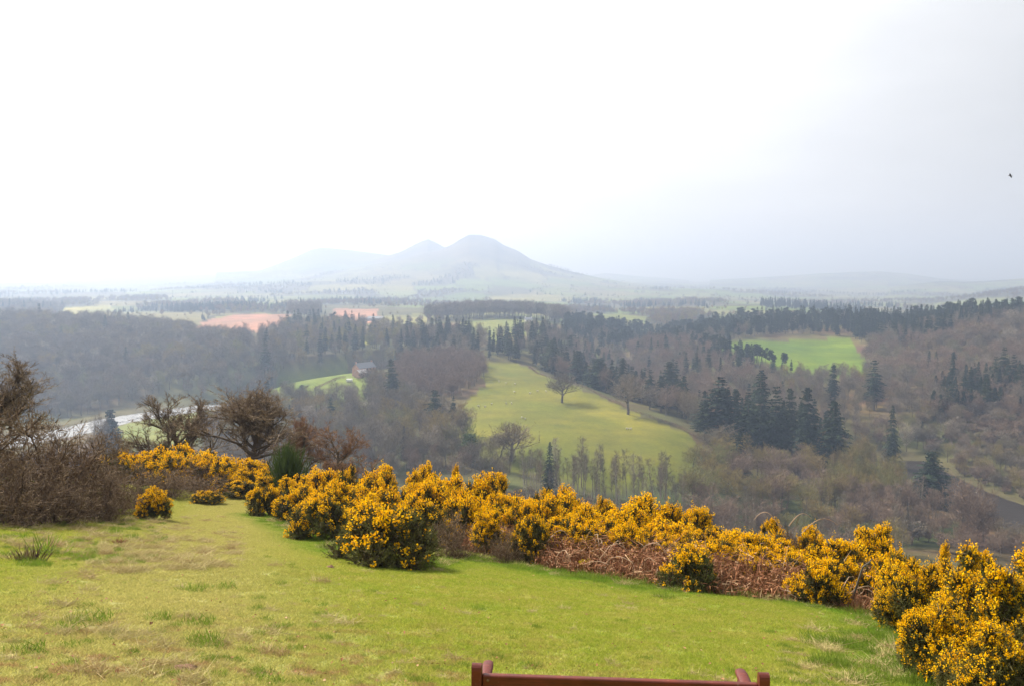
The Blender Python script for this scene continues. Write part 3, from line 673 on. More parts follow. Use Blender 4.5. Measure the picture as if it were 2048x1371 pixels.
def wood(poly, gap, mix, hr, labels, group, seed, keep=None, wr=(.85, 1.3)):
    r = np.random.default_rng(seed); P = [at(a, b)[:2] for a, b in poly]; P = np.array(P)
    xs = np.arange(P[:, 0].min(), P[:, 0].max(), gap); ys = np.arange(P[:, 1].min(), P[:, 1].max(), gap); X, Y = np.meshgrid(xs, ys)
    X = (X+r.uniform(-.48, .48, X.shape)*gap).ravel(); Y = (Y+r.uniform(-.48, .48, Y.shape)*gap).ravel()
    ok = in_poly(X, Y, P)
    for k, f in FIELDS.items():
        if keep and k in keep: continue
        ok &= ~in_poly(X, Y, f)
    for line, hw in RIV: ok &= poly_dist(X, Y, line) > hw+2
    for (hx, hy, hr_) in CLEAR: ok &= np.hypot(X-hx, Y-hy) > hr_
    fams = list(mix); pr = np.array([mix[f] for f in fams], float); pr /= pr.sum(); cl = fbm(X/38, Y/38, seed+5)+.5
    for x, y, c in zip(X[ok], Y[ok], cl[ok]):
        f = fams[int(np.searchsorted(np.cumsum(pr), np.clip(.5*r.random()+.5*c, 0, .9999)))] if len(fams) > 1 else fams[0]
        con = f not in BARE; h = r.uniform(*(hr if not con else (hr[0]*1.0, hr[1]*1.25)))
        if f == 'spruce': h *= .72
        TREES.append((proto_pick(f, r), x, y, h, r.uniform(*wr) if not con and 'slim' not in f else r.uniform(.85, 1.25), KNAME[f], labels[1] if con else labels[0], group, False))
ORD = ('first', 'second', 'third', 'fourth', 'fifth', 'sixth', 'seventh', 'eighth')
HOUSE = at(725, 636)
CLEAR = [(HOUSE[0], HOUSE[1], 26.0), (at(700, 610)[0], 610, 18.0)]
# opposite bank, left
wood([(-250,545),(0,575),(120,603),(230,652),(330,690),(420,715),(500,790),(500,860),(385,900),(375,985),(-250,985)], 10.5, {'grey': 6, 'bud': .8, 'fir': .9}, (15, 20), ('leafless grey-brown tree in the steep wood across the left river', 'dark conifer among the leafless trees across the left river'), 'trees of the wood across the left river', 301, wr=(1.1, 1.7))
wood([(360,680),(560,690),(600,760),(520,800),(430,760)], 10, {'grey': 5, 'bud': 1.2, 'fir': .3}, (14, 19), ('leafless tree between the left river and the garden lawn', 'dark conifer between the left river and the garden lawn'), 'trees between the left river and the garden lawn', 302)
# behind the farmhouse
wood([(540,670),(820,668),(860,760),(820,900),(690,1010),(620,1030),(520,880)], 10.5, {'grey': 5, 'bud': 1.3, 'fir': 2.2, 'pine': .8}, (15, 20), ('leafless tree in the mixed wood behind the farmhouse', 'dark conifer in the mixed wood behind the farmhouse'), 'trees of the mixed wood behind the farmhouse', 303, keep=('plough_a',))
# slope below the farmhouse
wood([(430,390),(900,345),(935,400),(900,455),(860,480),(780,560),(600,590),(520,560),(400,500)], 9.5, {'grey': 6, 'bud': 1.4, 'fir': .9}, (13, 18), ('leafless tree on the slope below the farmhouse, left of the pasture', 'dark conifer on the slope below the farmhouse'), 'trees on the slope below the farmhouse', 304, wr=(1.0, 1.6))
# plum-brown plantation beside the pasture
wood([(775,560),(880,505),(925,520),(972,575),(975,640),(900,665),(800,650)], 6.6, {'plum': 1}, (12, 14), ('leafless plum-brown tree in the even copse beside the pasture', ''), 'trees of the plum-brown copse', 305)
# across the head of the pasture
wood([(800,690),(975,668),(1060,650),(1180,690),(1200,830),(1120,880),(860,880),(790,780)], 11.5, {'grey': 4, 'fir': 3.2, 'bud': 1}, (15, 19), ('leafless tree behind the top end of the pasture', 'dark fir behind the top end of the pasture'), 'trees behind the top end of the pasture', 306)
wood([(850,1080),(1130,1080),(1150,1180),(860,1200)], 8.5, {'grey': 1}, (20, 24), ('tall leafless tree in the long row on the rise behind the park field', ''), 'trees on the rise behind the park field', 307)
# gorge and wood right of the pasture
wood([(1075,645),(1150,580),(1250,520),(1330,480),(1400,430),(1500,440),(1540,560),(1490,660),(1430,790),(1300,860),(1150,800)], 10.5, {'grey': 5, 'plum': 3, 'fir': 3.2, 'pine': .8}, (14, 18), ('leafless tree in the wood along the right edge of the pasture', 'dark conifer in the wood along the right edge of the pasture'), 'trees along the right edge of the pasture', 308, wr=(1.1, 1.6))
wood([(1130,880),(1300,870),(1430,840),(1560,885),(1740,850),(1780,960),(1500,1060),(1130,1080)], 9.5, {'fir': 4, 'pine': 1.5, 'grey': 2}, (14, 18), ('leafless tree in the dark belt behind the bright green field', 'dark conifer in the belt behind the bright green field'), 'trees of the belt behind the bright green field', 309)
# between the near conifers and the bright green field
wood([(1500,450),(1720,450),(1760,620),(1740,660),(1600,640),(1480,650)], 9.5, {'grey': 5, 'plum': 2, 'bud': 1, 'fir': 1.8}, (12, 16), ('leafless tree in the hollow below the bright green field', 'dark conifer in the hollow below the bright green field'), 'trees in the hollow below the bright green field', 310)
# the big hanging wood at the right
wood([(1740,480),(2120,470),(2140,640),(2120,840),(1880,835),(1745,800),(1725,690),(1745,640)], 10.2, {'grey': 5, 'plum': 3.5, 'fir': .9}, (11, 18), ('leafless brown tree in the hanging wood on the right hillside', 'single dark conifer in the hanging wood on the right hillside'), 'trees of the hanging wood on the right hillside', 311, wr=(1.1, 1.8))
wood([(1700,850),(1725,800),(1830,740),(1960,742),(2050,795),(2120,800),(2120,890),(1700,950)], 8.0, {'fir': 5, 'spruce': 1, 'pine': 1, 'grey': .4}, (14, 20), ('leafless tree among the conifers along the right ridge', 'dark conifer in the row along the right ridge'), 'conifers along the right ridge', 312)
wood([(1860,500),(2060,500),(2080,560),(1990,580),(1870,560)], 7.0, {'spruce': 3, 'fir': 1, 'grey': .5}, (15, 21), ('leafless tree among the young spruces on the right hillside', 'young spruce in the clump halfway up the right hillside'), 'young spruces on the right hillside', 313)
# near conifers and the budding trees in front of them
wood([(1400,430),(1680,420),(1700,470),(1520,490),(1410,480)], 13, {'fir': 1}, (18, 25), ('', 'tall dark fir in the near group right of the pasture'), 'near firs right of the pasture', 314)
wood([(1375,320),(1640,318),(1650,395),(1440,410),(1380,370)], 11.5, {'plum': 3, 'bud': 2.5, 'grey': 2}, (14, 19), ('russet leafless tree in the near wood below the firs', ''), 'near russet trees below the firs', 315, wr=(1.3, 1.9))
wood([(1650,345),(1815,345),(1830,410),(1790,450),(1650,430)], 8.0, {'budslim': 3, 'bud': 3, 'slim': 2, 'fir': .8}, (15, 21), ('slender pale-trunked tree with yellowish buds right of the russet wood', 'dark conifer among the slender budding trees'), 'slender pale-trunked trees', 316)
wood([(1790,330),(1815,330),(1815,345),(1790,345)], 8, {'slim': 1}, (12, 15), ('slender pale tree low on the slope above the gorse', ''), 'slender pale-trunked trees', 317)
# strip of thin trees at the foot of the pasture
wood([(1040,306),(1375,300),(1380,325),(1040,330)], 4.7, {'slim': 6, 'plum': 1.5, 'budslim': 1}, (9, 21), ('thin leafless tree in the strip at the foot of the pasture', ''), 'thin trees at the foot of the pasture', 318, keep=('pasture',))
wood([(650,330),(1040,322),(1040,350),(920,370),(650,372)], 9, {'grey': 4, 'plum': 2}, (11, 14), ('leafless tree in the dark hollow left of the thin strip', ''), 'trees in the dark hollow', 319, keep=('pasture',))
wood([(1850,420),(2100,425),(2100,470),(1850,465)], 13, {'bud': 2, 'grey': 2}, (8, 12), ('small leafless tree on the open bank right of the lone pine', ''), 'small trees on the right river bank', 320, keep=('bank',))
wood([(1380,268),(1835,272),(1835,335),(1640,322),(1380,325)], 9.5, {'plum': 4, 'slim': 2, 'bud': 2}, (11, 17), ('russet leafless tree at the foot of the slope just above the gorse', ''), 'trees just above the right gorse', 321, wr=(1.1, 1.7))
wood([(1640,318),(1900,318),(1905,345),(1830,362),(1650,345)], 7.0, {'slim': 3, 'plum': 2, 'budslim': 2}, (12, 18), ('slender leafless tree on the low slope above the gorse', ''), 'slender trees on the low slope', 322)
wood([(560,268),(1400,262),(1400,304),(1040,306),(560,330)], 6.0, {'bush': 3, 'plum': 1}, (4, 7.5), ('low leafless thicket tree at the foot of the hill', ''), 'low thicket trees at the foot of the hill', 323, keep=('pasture',))
wood([(1815,286),(2120,278),(2120,316),(1990,322),(1815,335)], 7.0, {'bush': 2, 'plum': 2, 'grey': 2}, (5, 11), ('low leafless tree on the near bank of the right river', ''), 'low trees by the right river', 324, keep=('haugh',), wr=(1.1, 1.6))
wood([(-250,290),(600,290),(560,415),(240,425),(-250,420)], 9.5, {'grey': 4, 'plum': 2}, (11, 15), ('leafless tree at the foot of the hill below the brown thicket', ''), 'trees below the brown thicket', 325)
wood([(1830,432),(1900,414),(1960,401),(2040,378),(2120,366),(2120,520),(1830,520)], 7.0, {'bush': 3, 'plum': 2, 'grey': 2, 'bud': 1, 'spruce': .8}, (6, 13), ('small leafless tree on the open bank across the right river', 'young spruce on the open bank across the right river'), 'small trees on the open right bank', 326, keep=('bank',), wr=(1.2, 1.8))
wood([(1520,1660),(1725,1600),(1730,1690),(1520,1760)], 11, {'fir': 1}, (13, 17), ('', 'dark conifer in the far strip of wood beyond the right belt'), 'far strip of conifers', 327)
wood([(-250,1480),(110,1500),(135,1640),(-250,1700)], 12, {'grey': 4, 'fir': 1.2}, (17, 22), ('leafless tree in the far wood left of the pale field', 'conifer in the far wood left of the pale field'), 'far wood left of the pale field', 328)
wood([(560,1250),(640,1230),(640,1420),(575,1420)], 12, {'grey': 4, 'fir': .6}, (18, 22), ('leafless tree in the clump between the two ploughed fields', 'conifer in the clump between the two ploughed fields'), 'clump between the ploughed fields', 329)
wood([(1830,426),(1900,408),(1960,396),(2040,373),(2120,360),(2120,394),(2040,404),(1960,428),(1830,455)], 4.6, {'bush': 1}, (2.5, 5), ('low leafless bush along the far bank of the right river', ''), 'bushes along the right river', 330, keep=('bank',), wr=(1.4, 2.1))
wood([(1395,780),(1440,800),(1560,700),(1600,662),(1560,640),(1470,705)], 8.0, {'fir': 2, 'pine': 2}, (12, 16), ('', 'dark conifer in the row along the lower left edge of the bright green field'), 'conifer row below the bright green field', 331)
wood([(1060,655),(1130,600),(1240,545),(1340,500),(1380,480),(1400,520),(1270,600),(1120,700)], 14, {'fir': 3, 'broad': 1}, (15, 20), ('', 'dark conifer close behind the hedge along the right edge of the pasture'), 'conifers behind the pasture hedge', 332)
# trees that stand out one by one
tree('park', 1124, 748, 494, 'spreading leafless tree alone in the pasture, farther of two', 56)
tree('park', 1256, 752, 466, 'leafless tree alone at the pasture edge, nearer of two', 66)
tree('grey', 1000, 850, 366, 'broad leafless tree standing at the left foot of the pasture, darker trunked', 70)
tree('park', 1022, 848, 360, 'fan-shaped leafless tree at the left foot of the pasture', 78)
tree('ivy', 942, 850, 355, 'green ivy-covered tree at the left foot of the pasture', 52)
tree('fir', 1098, 882, 318, 'single ragged conifer rising out of the thin tree strip', 26)
tree('spruce', 222, 815, 455, 'dark blue-grey conifer on the near bank of the left river', 40)
tree('grey', 205, 822, 440, 'small leafless tree against the left river', 40)
tree('fir', 786, 716, 520, 'slim dark fir rising in front of the plum-brown copse', 26)
tree('fir', 605, 768, 545, 'dark conifer at the lower edge of the garden lawn', 26)
tree('grey', 742, 735, 560, 'leafless tree in front of the farmhouse', 44)
tree('fir', 868, 778, 430, 'dark ragged conifer on the slope left of the pasture', 34)
tree('fir', 530, 686, 720, 'tall flat-topped conifer standing above the wood left of the farmhouse', 24)
for a, t, Y, w in ((1080,672,690,40),(1104,680,640,44),(1155,700,590,34),(1198,716,560,52),(1246,714,545,40),(1297,738,520,24),(1344,722,535,44),(1322,752,500,30)):
    tree('broad' if w > 42 else 'fir', a, t, Y, 'dark fir along the right edge of the pasture, %s from the far end' % ORD[(1080,1104,1155,1198,1246,1297,1322,1344).index(a)], w, group='firs along the pasture edge')
for a, t, Y, w in ((1438,752,430,56),(1470,775,440,40),(1522,738,440,62),(1555,772,425,40),(1584,775,432,34),(1612,772,405,44),(1410,800,430,46),(1500,800,420,50)):
    tree('fir', a, t, Y, 'tall dark fir at the front of the near group, %s from the pasture' % ORD[(1410,1438,1470,1500,1522,1555,1584,1612).index(a)], w, group='near firs right of the pasture')
tree('broad', 1668, 800, 410, 'broad dark fir at the right end of the near fir group', 54)
tree('fir', 1663, 728, 540, 'slim fir standing against the bright green field', 22)
tree('fir', 1748, 720, 545, 'tall ragged fir beside the right corner of the bright green field', 32)
tree('fir', 1782, 808, 450, 'narrow dark fir between the budding trees and the hanging wood', 28)
tree('fir', 1903, 702, 600, 'dark fir standing alone high in the hanging wood', 26)
tree('fir', 1474, 858, 372, 'small dark fir in front of the russet trees', 40)
tree('broad', 1862, 902, 372, 'dark bushy conifer beside the right river', 62)
tree('plum', 1943, 938, 312, 'tallest leafless pinkish tree on the near bank of the right river', 62)
tree('plum', 1968, 955, 310, 'leafless pinkish tree right of the tallest one by the right river', 54)
tree('plum', 1922, 962, 314, 'leafless pinkish tree left of the tallest one by the right river', 54)
tree('plum', 1955, 985, 304, 'smaller leafless tree in front of the pinkish ones by the right river', 60)
tree('pine', 2032, 606, 815, 'flat-topped pine on the right skyline', 24)

def tree_inst(t):
    key, x, y, H, wf, name, label, group, _ = t; z = gz(x, y)-.15; tm, cm, h = PROTO[key]; s = H/h
    root = empty(name, (x, y, z)); root.rotation_euler = (float(rng.normal(0, .035)), float(rng.normal(0, .035)), float(rng.uniform(0, 6.28))); root.scale = (s*wf, s*wf, s)
    obj('trunk', tm, root); obj('crown', cm, root)
    tag(root, label, 'tree', group)
def fam_of(t): return 'con' if t[0].rstrip('0123456789') not in BARE else 'bare'
for fam, cap in (('bare', 290), ('con', 280)):
    lst = [t for t in TREES if fam_of(t) == fam]; lst.sort(key=lambda t: (not t[8], math.hypot(t[1], t[2])/max(t[3], 1)))
    for t in lst[:cap]: tree_inst(t)
    rest = lst[cap:]
    keys = sorted({t[0] for t in rest}); protos = []
    for k in keys:                                   # whole-tree prototypes for the mass of the farther wood
        tm, cm, h = PROTO[k]; me = bpy.data.meshes.new(k+'_whole')
        def co(m): a = np.empty(len(m.vertices)*3, np.float32); m.vertices.foreach_get('co', a); return a.reshape(-1, 3)
        def fc(m):
            tot = np.empty(len(m.polygons), np.int32); m.polygons.foreach_get('loop_total', tot); lo = np.empty(len(m.loops), np.int32); m.loops.foreach_get('vertex_index', lo)
            n3 = int((tot == 3).sum())*3; return lo[:n3].reshape(-1, 3), lo[n3:].reshape(-1, 4)
        v1, v2 = co(tm), co(cm); a3, a4 = fc(tm); b3, b4 = fc(cm)
        fill_mesh(me, np.r_[v1, v2], np.r_[a3, b3+len(v1)], np.r_[a4, b4+len(v1)]); me.materials.append(tm.materials[0]); me.materials.append(cm.materials[0])
        mi = np.r_[np.zeros(len(a3)), np.ones(len(b3)), np.zeros(len(a4)), np.ones(len(b4))].astype(np.int32); me.polygons.foreach_set('material_index', mi)
        protos.append(bpy.data.objects.new(k+'_whole', me))
    pts = np.array([(t[1], t[2], 0) for t in rest]); pts[:, 2] = gzs(pts[:, 0], pts[:, 1])-.2
    s = np.array([t[3]/PROTO[t[0]][2] for t in rest]); w = np.array([t[4] for t in rest])
    o = scatter('far_bare_woodland' if fam == 'bare' else 'far_conifer_woodland', pts, np.c_[np.zeros((len(rest), 2)), rng.uniform(0, 6.28, len(rest))], np.c_[s*w, s*w, s], [keys.index(t[0]) for t in rest], protos)
    tag(o, 'mass of leafless brown trees filling the farther valley woods' if fam == 'bare' else 'mass of dark conifers in the farther valley woods', 'woodland')
    print(fam, len(lst), 'individual', min(cap, len(lst)))
    if fam == 'bare': FAR_BARE = (keys, protos)
    else: FAR_CON = (keys, protos)

# far hedgerow trees and wood blocks, a thousand metres and more away
r = np.random.default_rng(77); n = 60000
fx = r.uniform(-34, 34, n); fr = np.exp(r.uniform(math.log(1060), math.log(5200), n)); X = fr*np.sin(np.radians(fx)); Y = fr*np.cos(np.radians(fx))
_sv = _gzc; _gzc = CAM_Z+0*X; _, cell = ground_colour(X, Y)
_gzc = _sv
wx = X + fbm(X/420, Y/420, 41)*260; wy = (Y + fbm(X/420, Y/420, 43)*260)*0.62; best = np.full(n, 1e18); sec = np.full(n, 1e18); ix = np.floor(wx/190); iy = np.floor(wy/190)
for dx in (-1, 0, 1):
    for dy in (-1, 0, 1):
        a, b = ix+dx, iy+dy; d = np.hypot(wx-(a+_hash(a, b, 1))*190, wy-(b+_hash(a, b, 2))*190); nb = d < best; sec = np.where(nb, best, np.minimum(sec, d)); best = np.where(nb, d, best)
hedge = ((sec-best) < 10) & (r.random(n) < .55*np.clip(2600/fr, .25, 1)); wd = (((cell*10).astype(int) == 3) | ((cell*10).astype(int) == 8)) & (r.random(n) < .5)
gzx = gzs(X, Y); ok = (hedge | wd) & (gzx-CAM_Z < 60)
for k, f in FIELDS.items(): ok &= ~in_poly(X, Y, f)
ok &= ~((Y > 1100) & (Y < 1900) & (X > at(870, 1200)[0]*Y/1200) & (X < at(1100, 1200)[0]*Y/1200)) 
X, Y, gzx, hg = X[ok], Y[ok], gzx[ok], hedge[ok]
keys, protos = FAR_BARE; kk = [k for k in range(len(keys)) if keys[k].startswith(('grey', 'plum', 'bud')) and 'slim' not in keys[k]]
pr = [protos[k] for k in kk]+[p for p, k in zip(FAR_CON[1], FAR_CON[0]) if k.startswith(('fir', 'broad'))]
nb_ = len(kk); con = (fbm(X/300, Y/300, 91) > .16); id_ = np.where(con, nb_+r.integers(0, len(pr)-nb_, len(X)), r.integers(0, nb_, len(X)))
h = np.where(hg, r.uniform(.22, .75, len(X)), r.uniform(.6, .95, len(X)))*np.where(con, .7, 1.0)
o = scatter('distant_hedgerows', np.c_[X, Y, gzx-.2], np.c_[np.zeros((len(X), 2)), r.uniform(0, 6.28, len(X))], np.c_[h*1.25, h*1.25, h], id_, pr)
tag(o, 'distant hedgerow trees and small woods between the hazy fields', 'woodland'); print('distant', len(X))
# ------------------------------------------------------------------ gorse
def lumps_for(r, n, h):
    L = [(0, 0, h*.42, .36)]
    for q in range(n):
        a = q*6.283/n+r.normal(0, .3); d = r.uniform(.25, .72); L.append((math.cos(a)*d, math.sin(a)*d, r.uniform(.25, .72)*h*(1.1-.5*d), r.uniform(.20, .36)))
    for q in range(n):
        a = r.uniform(0, 6.28); d = r.uniform(.05, .5); L.append((math.cos(a)*d, math.sin(a)*d, r.uniform(.70, 1.0)*h-.12, r.uniform(.09, .22)))
    for q in range(n):
        a = r.uniform(0, 6.28); d = r.uniform(.45, .75); L.append((math.cos(a)*d, math.sin(a)*d, r.uniform(.12, .30)*h, r.uniform(.22, .32)))
    return np.array(L)
def gorse(seed, h=1.25, n=6, N=1150, fl=.6, fsize=.031, sp_w=.014, shoot=.26, nf=17, ns=13):
    r = np.random.default_rng(seed); L = lumps_for(r, n, h); gr, fw, dk, wd = MB(), MB(), MB(), MB()
    w = L[:, 3]**2; c = r.choice(len(L), N*4, p=w/w.sum()); d = rdir(N*4, r); p = L[c, :3]+d*L[c, 3:4]*r.uniform(.86, 1.08, (N*4, 1))
    ins = (np.linalg.norm(p[:, None]-L[None, :, :3], axis=-1) < L[None, :, 3]*.90).any(1) | (p[:, 2] < .04); k = np.nonzero(~ins)[0][:N]; p, d = p[k], d[k]; N = len(p)
    o = norm(d+np.array([0, 0, .55])+r.normal(size=(N, 3))*.28); ln = shoot*r.uniform(.5, 1.25, (N, 1))*np.where(r.random((N, 1)) < .12, 1.7, 1.0); b = p-o*ln*.6; tip = p+o*ln*.4
    blades(gr, b, tip, sp_w*1.3, r)
    t = r.uniform(.05, 1.0, (N, ns, 1)); s0 = b[:, None]+o[:, None]*ln[:, None]*t; s1 = s0+norm(o[:, None]*.45+r.normal(size=(N, ns, 3))*.7)*r.uniform(.035, .075, (N, ns, 1)); blades(gr, s0.reshape(-1, 3), s1.reshape(-1, 3), sp_w, r)
    nz = fbm(p[:, 0]*2.2+9, p[:, 1]*2.2+p[:, 2]*1.7, seed)*1.0+fbm(p[:, 0]*6+5, p[:, 1]*6+p[:, 2]*5, seed+3, 2)*.9; pr = fl+nz+.40*(d[:, 2]-.15)+.95*(p[:, 2]/h-.55); q = r.random(N) < np.clip(pr, .02, .97); b, o, ln, m = b[q], o[q], ln[q], int(q.sum())
    if m:
        t = 1.04-.6*r.random((m, nf, 1))**1.3; s = b[:, None]+o[:, None]*ln[:, None]*t; off = norm(np.cross(np.broadcast_to(o[:, None], s.shape), r.normal(size=s.shape))); f = (s+off*.75*fsize).reshape(-1, 3); off = norm(off+o[:, None]*.4).reshape(-1, 3); K = len(f)
        a = norm(np.cross(off, rdir(K, r)))*fsize*r.uniform(.4, .62, (K, 1)); e = off*fsize*r.uniform(.7, 1.2, (K, 1))
        v = np.stack([f-a*.5, f+a*.5, f+e+a, f+e-a], 1).reshape(-1, 3); fw.add(v, np.arange(K*4).reshape(-1, 4))
    M_ = int(900+N*1.3); c = r.choice(len(L), M_, p=w/w.sum()); p = L[c, :3]+rdir(M_, r)*L[c, 3:4]*r.uniform(.2, .86, (M_, 1)); p[:, 2] = np.abs(p[:, 2]); blades(dk, p, p+norm(rdir(M_, r)+np.array([0, 0, .5]))*.16, .045, r)
    S, R_ = [], []
    for l in L: a, e = grow(r, np.array([r.normal(0, .06), r.normal(0, .06), -.05]), l[:3]*np.array([1, 1, 1.])+1e-3, np.linalg.norm(l[:3]), .022, 5, .12, .05); S.append(a); R_.append(e)
    tubes(wd, np.array(S), np.array(R_), 4)
    return gr, fw, dk, wd
GORSE = {}
def add_gorse(key, **kw):
    g = gorse(**kw); nm = ('spines', 'flowers', 'inner_growth', 'stems'); mt = ('gorse_green', 'gorse_flower', 'gorse_dark', 'gorse_wood')
    GORSE[key] = [(n, x.mesh(key+'_'+n, M[m])) for n, x, m in zip(nm, g, mt) if x.n]
add_gorse('yellow0', seed=1, fl=.44); add_gorse('yellow1', seed=2, h=1.1, n=8, fl=.40); add_gorse('yellow2', seed=3, h=1.4, n=6, fl=.48); add_gorse('yellow3', seed=13, h=1.2, n=9, fl=.34)
add_gorse('mixed0', seed=4, n=7, fl=.02); add_gorse('mixed1', seed=5, h=1.1, n=9, fl=.06); add_gorse('green0', seed=6, h=1.15, n=7, fl=.04); add_gorse('spire0', seed=7, h=1.9, n=4, fl=.45)
add_gorse('near0', seed=8, h=1.25, n=8, N=3600, fl=.56, fsize=.0205, sp_w=.007, shoot=.20, nf=14, ns=16)
add_gorse('near1', seed=9, h=1.3, n=7, N=2600, fl=.46, fsize=.021, sp_w=.008, shoot=.20, nf=13, ns=14)
GH = {'yellow3': 1.2, 'yellow0': 1.25, 'yellow1': 1.1, 'yellow2': 1.4, 'mixed0': 1.25, 'mixed1': 1.1, 'green0': 1.15, 'spire0': 1.9, 'near0': 1.25, 'near1': 1.3}
def gorse_bush(key, px, top, Y, wpx, label, base=None, rot=None):
    if key == 'yellow1' and px % 2: key = 'yellow3'
    if base is not None: x, y, z = hit(px, base); Y = y
    else: x, y, z = at(px, Y)
    H = top_z(top, Y)-z; W = wpx*Y/FPX
    if H < .25: print('low bush', px, top, Y, H)
    H = max(H, .35); root = empty('gorse_bush', (x, y, z-.04)); root.rotation_euler = (0, 0, float(rng.uniform(0, 6.28)) if rot is None else rot)
    sx = W/1.75; root.scale = (sx, sx, H/(GH[key]*1.04))
    for nm, me in GORSE[key]: obj(nm, me, root)
    tag(root, label, 'gorse', 'gorse bushes in flower'); return root
GB = [
 # far left of the path
 ('mixed0',245,893,39,70,'small gorse tuft in flower left of the leafless oaks'),('mixed1',335,888,39,130,'yellow gorse below the left leafless oak, at the back of the path'),
 ('mixed0',425,896,38.5,110,'yellow gorse mound below the big leafless oak trunk'),('yellow2',500,911,37.5,95,'yellow gorse mound just left of the broom'),
 ('mixed1',465,940,36,110,'dark patchy gorse closing the end of the path'),('mixed0',390,925,37,110,'dark gorse half hidden by brown twigs beyond the path'),
 ('mixed1',300,915,38,100,'patchy gorse behind the brown thicket, left of the path end'),('mixed0',530,955,35.5,80,'dark green gorse below the broom at the path corner'),
 # right of the path, back row
 ('green0',700,920,32,60,'dark green gorse without flowers on the bushline right of the broom'),('yellow1',640,937,32,120,'golden gorse right of the broom'),
 ('yellow0',760,921,31,95,'round golden gorse top on the bushline, first right of the dark green one'),('yellow2',846,921,31,92,'round golden gorse top on the bushline, second right of the dark green one'),
 ('spire0',908,918,30,30,'thin gorse spire sticking up from the bushline'),('yellow0',968,937,29.5,105,'golden gorse just left of the forked gorse top'),
 ('spire0',1004,933,29,62,'forked gorse top rising highest above the pasture foot'),('yellow1',890,950,28,130,'wide golden gorse below the thin gorse spire'),
 ('green0',1090,966,28.5,70,'dark green gorse top without flowers right of the forked one'),('yellow1',1140,975,27,120,'golden gorse bank below the thin trees, left part'),
 ('yellow0',1060,985,26,120,'golden gorse in the middle of the bushline below the dark top'),('mixed0',1210,985,27,70,'dark gaps and yellow tips of gorse left of the broad golden mound'),
 ('yellow2',1282,988,25,165,'broad golden gorse mound highest right of the middle'),('mixed1',1350,1000,25,70,'shadowed gorse between two golden mounds'),
 ('yellow0',1392,1002,24,95,'golden gorse mound right of the shadowed gap'),('yellow1',1330,1040,22.5,150,'low golden gorse spread above the bracken'),
 ('yellow0',1450,1048,21.5,130,'low golden gorse right of the middle, behind the small front bush'),('spire0',1532,1024,22,62,'upright gorse top beside the dry arching stems'),
 ('yellow1',1555,1068,20,110,'golden gorse slope below the upright top'),('mixed1',1470,1075,20.5,90,'thin flowering gorse above the bracken'),
 ('yellow0',1622,1046,20,86,'golden gorse with an arched top on the right bushline'),('yellow2',1742,1038,19.5,112,'tallest golden gorse with a knobbly top on the right bushline'),
 ('yellow0',1690,1066,18.5,130,'golden gorse in front of the knobbly one'),('yellow1',1765,1100,16.5,120,'flat golden gorse over the bare grey branch'),
 ('green0',1810,1100,17.5,80,'dark green gorse dip on the right bushline'),('spire0',1884,1072,14.5,54,'single gorse spire left of the big right bush'),
 ('mixed0',1958,1078,14,90,'dark topped gorse just left of the big right bush'),
 # middle rows
 ('yellow0',680,958,26,120,'golden gorse behind the bush that juts onto the lawn'),('mixed1',600,965,28,110,'green and yellow gorse at the inner bend of the path'),
 ('yellow1',750,968,24,140,'golden gorse crown right above the jutting front bush'),('mixed0',840,985,22.5,130,'brown-tinged gorse behind the jutting front bush'),
 ('yellow1',940,982,23,120,'golden gorse behind the bright single bush'),('mixed0',1180,1005,23.5,90,'patchy gorse among the bracken left of the broad mound'),
 ('yellow0',1110,1000,24,90,'golden gorse tips above the bracken'),('yellow0',1240,1020,22,110,'golden gorse apron of the broad mound'),
 ('mixed0',1340,1075,19.5,100,'thin gorse between bracken and bushline'),
 ('yellow1',1175,1040,20.0,110,'low golden gorse at the upper edge of the bracken, left end'),('yellow0',1255,1048,19.6,110,'low golden gorse at the upper edge of the bracken, second from its left end'),
 ('yellow1',1425,1075,18.6,120,'golden gorse right behind the lone bracken-edge bush'),('yellow0',1500,1085,18.2,110,'golden gorse between the lone bracken-edge bush and the small dark one'),
 ('yellow2',1580,1090,17.8,110,'golden gorse above the small dark bush at the lawn edge'),('mixed1',1690,1110,16.6,110,'gorse behind the golden lawn-edge bush'),('mixed0',1110,1040,20.5,80,'thin gorse at the left end of the bracken'),
 ('yellow1',850,960,26,120,'golden gorse below the second round top'),('yellow0',1010,975,25.5,100,'golden gorse below the forked top'),('yellow2',590,945,30,90,'golden gorse at the foot of the broom'),
]
for g in GB: gorse_bush(*g[:5], g[5])
for key, px, top, base, w, lb in (
 ('mixed1',540,966,1032,80,'gorse bush at the near corner of the path, dark below'),('mixed0',640,985,1078,120,'gorse bush with a yellow crest bordering the lawn after the path corner'),
 ('mixed1',770,1000,1126,210,'widest gorse bush jutting out onto the lawn, dark green at its foot'),('yellow2',975,1012,1106,84,'bright single gorse bush standing in front of the brown twigs'),
 ('mixed0',1062,1018,1126,96,'dark green gorse bush right of the bright single one'),('mixed1',1380,1088,1178,130,'gorse bush alone in the bracken at the lawn edge'),
 ('mixed0',1514,1108,1176,66,'small dark gorse bush in the bracken at the lawn edge'),('yellow0',1640,1112,1206,116,'golden gorse bush at the lawn edge, left of the dark red tuft'),
 ('yellow2',308,970,1040,74,'small gorse bush on the grass before the brown thicket'),('mixed0',412,976,1006,64,'low sparse gorse at the left side of the path end')):
    gorse_bush(key, px, top, None, w, lb, base=base)
RIDGE = [(560,952),(700,932),(850,932),(1000,948),(1100,978),(1280,1002),(1400,1012),(1530,1042),(1700,1060),(1790,1112)]; FRONT = [(520,1030),(600,1060),(690,1095),(860,1085),(960,1108),(1130,1146),(1330,1176),(1560,1200),(1770,1228)]
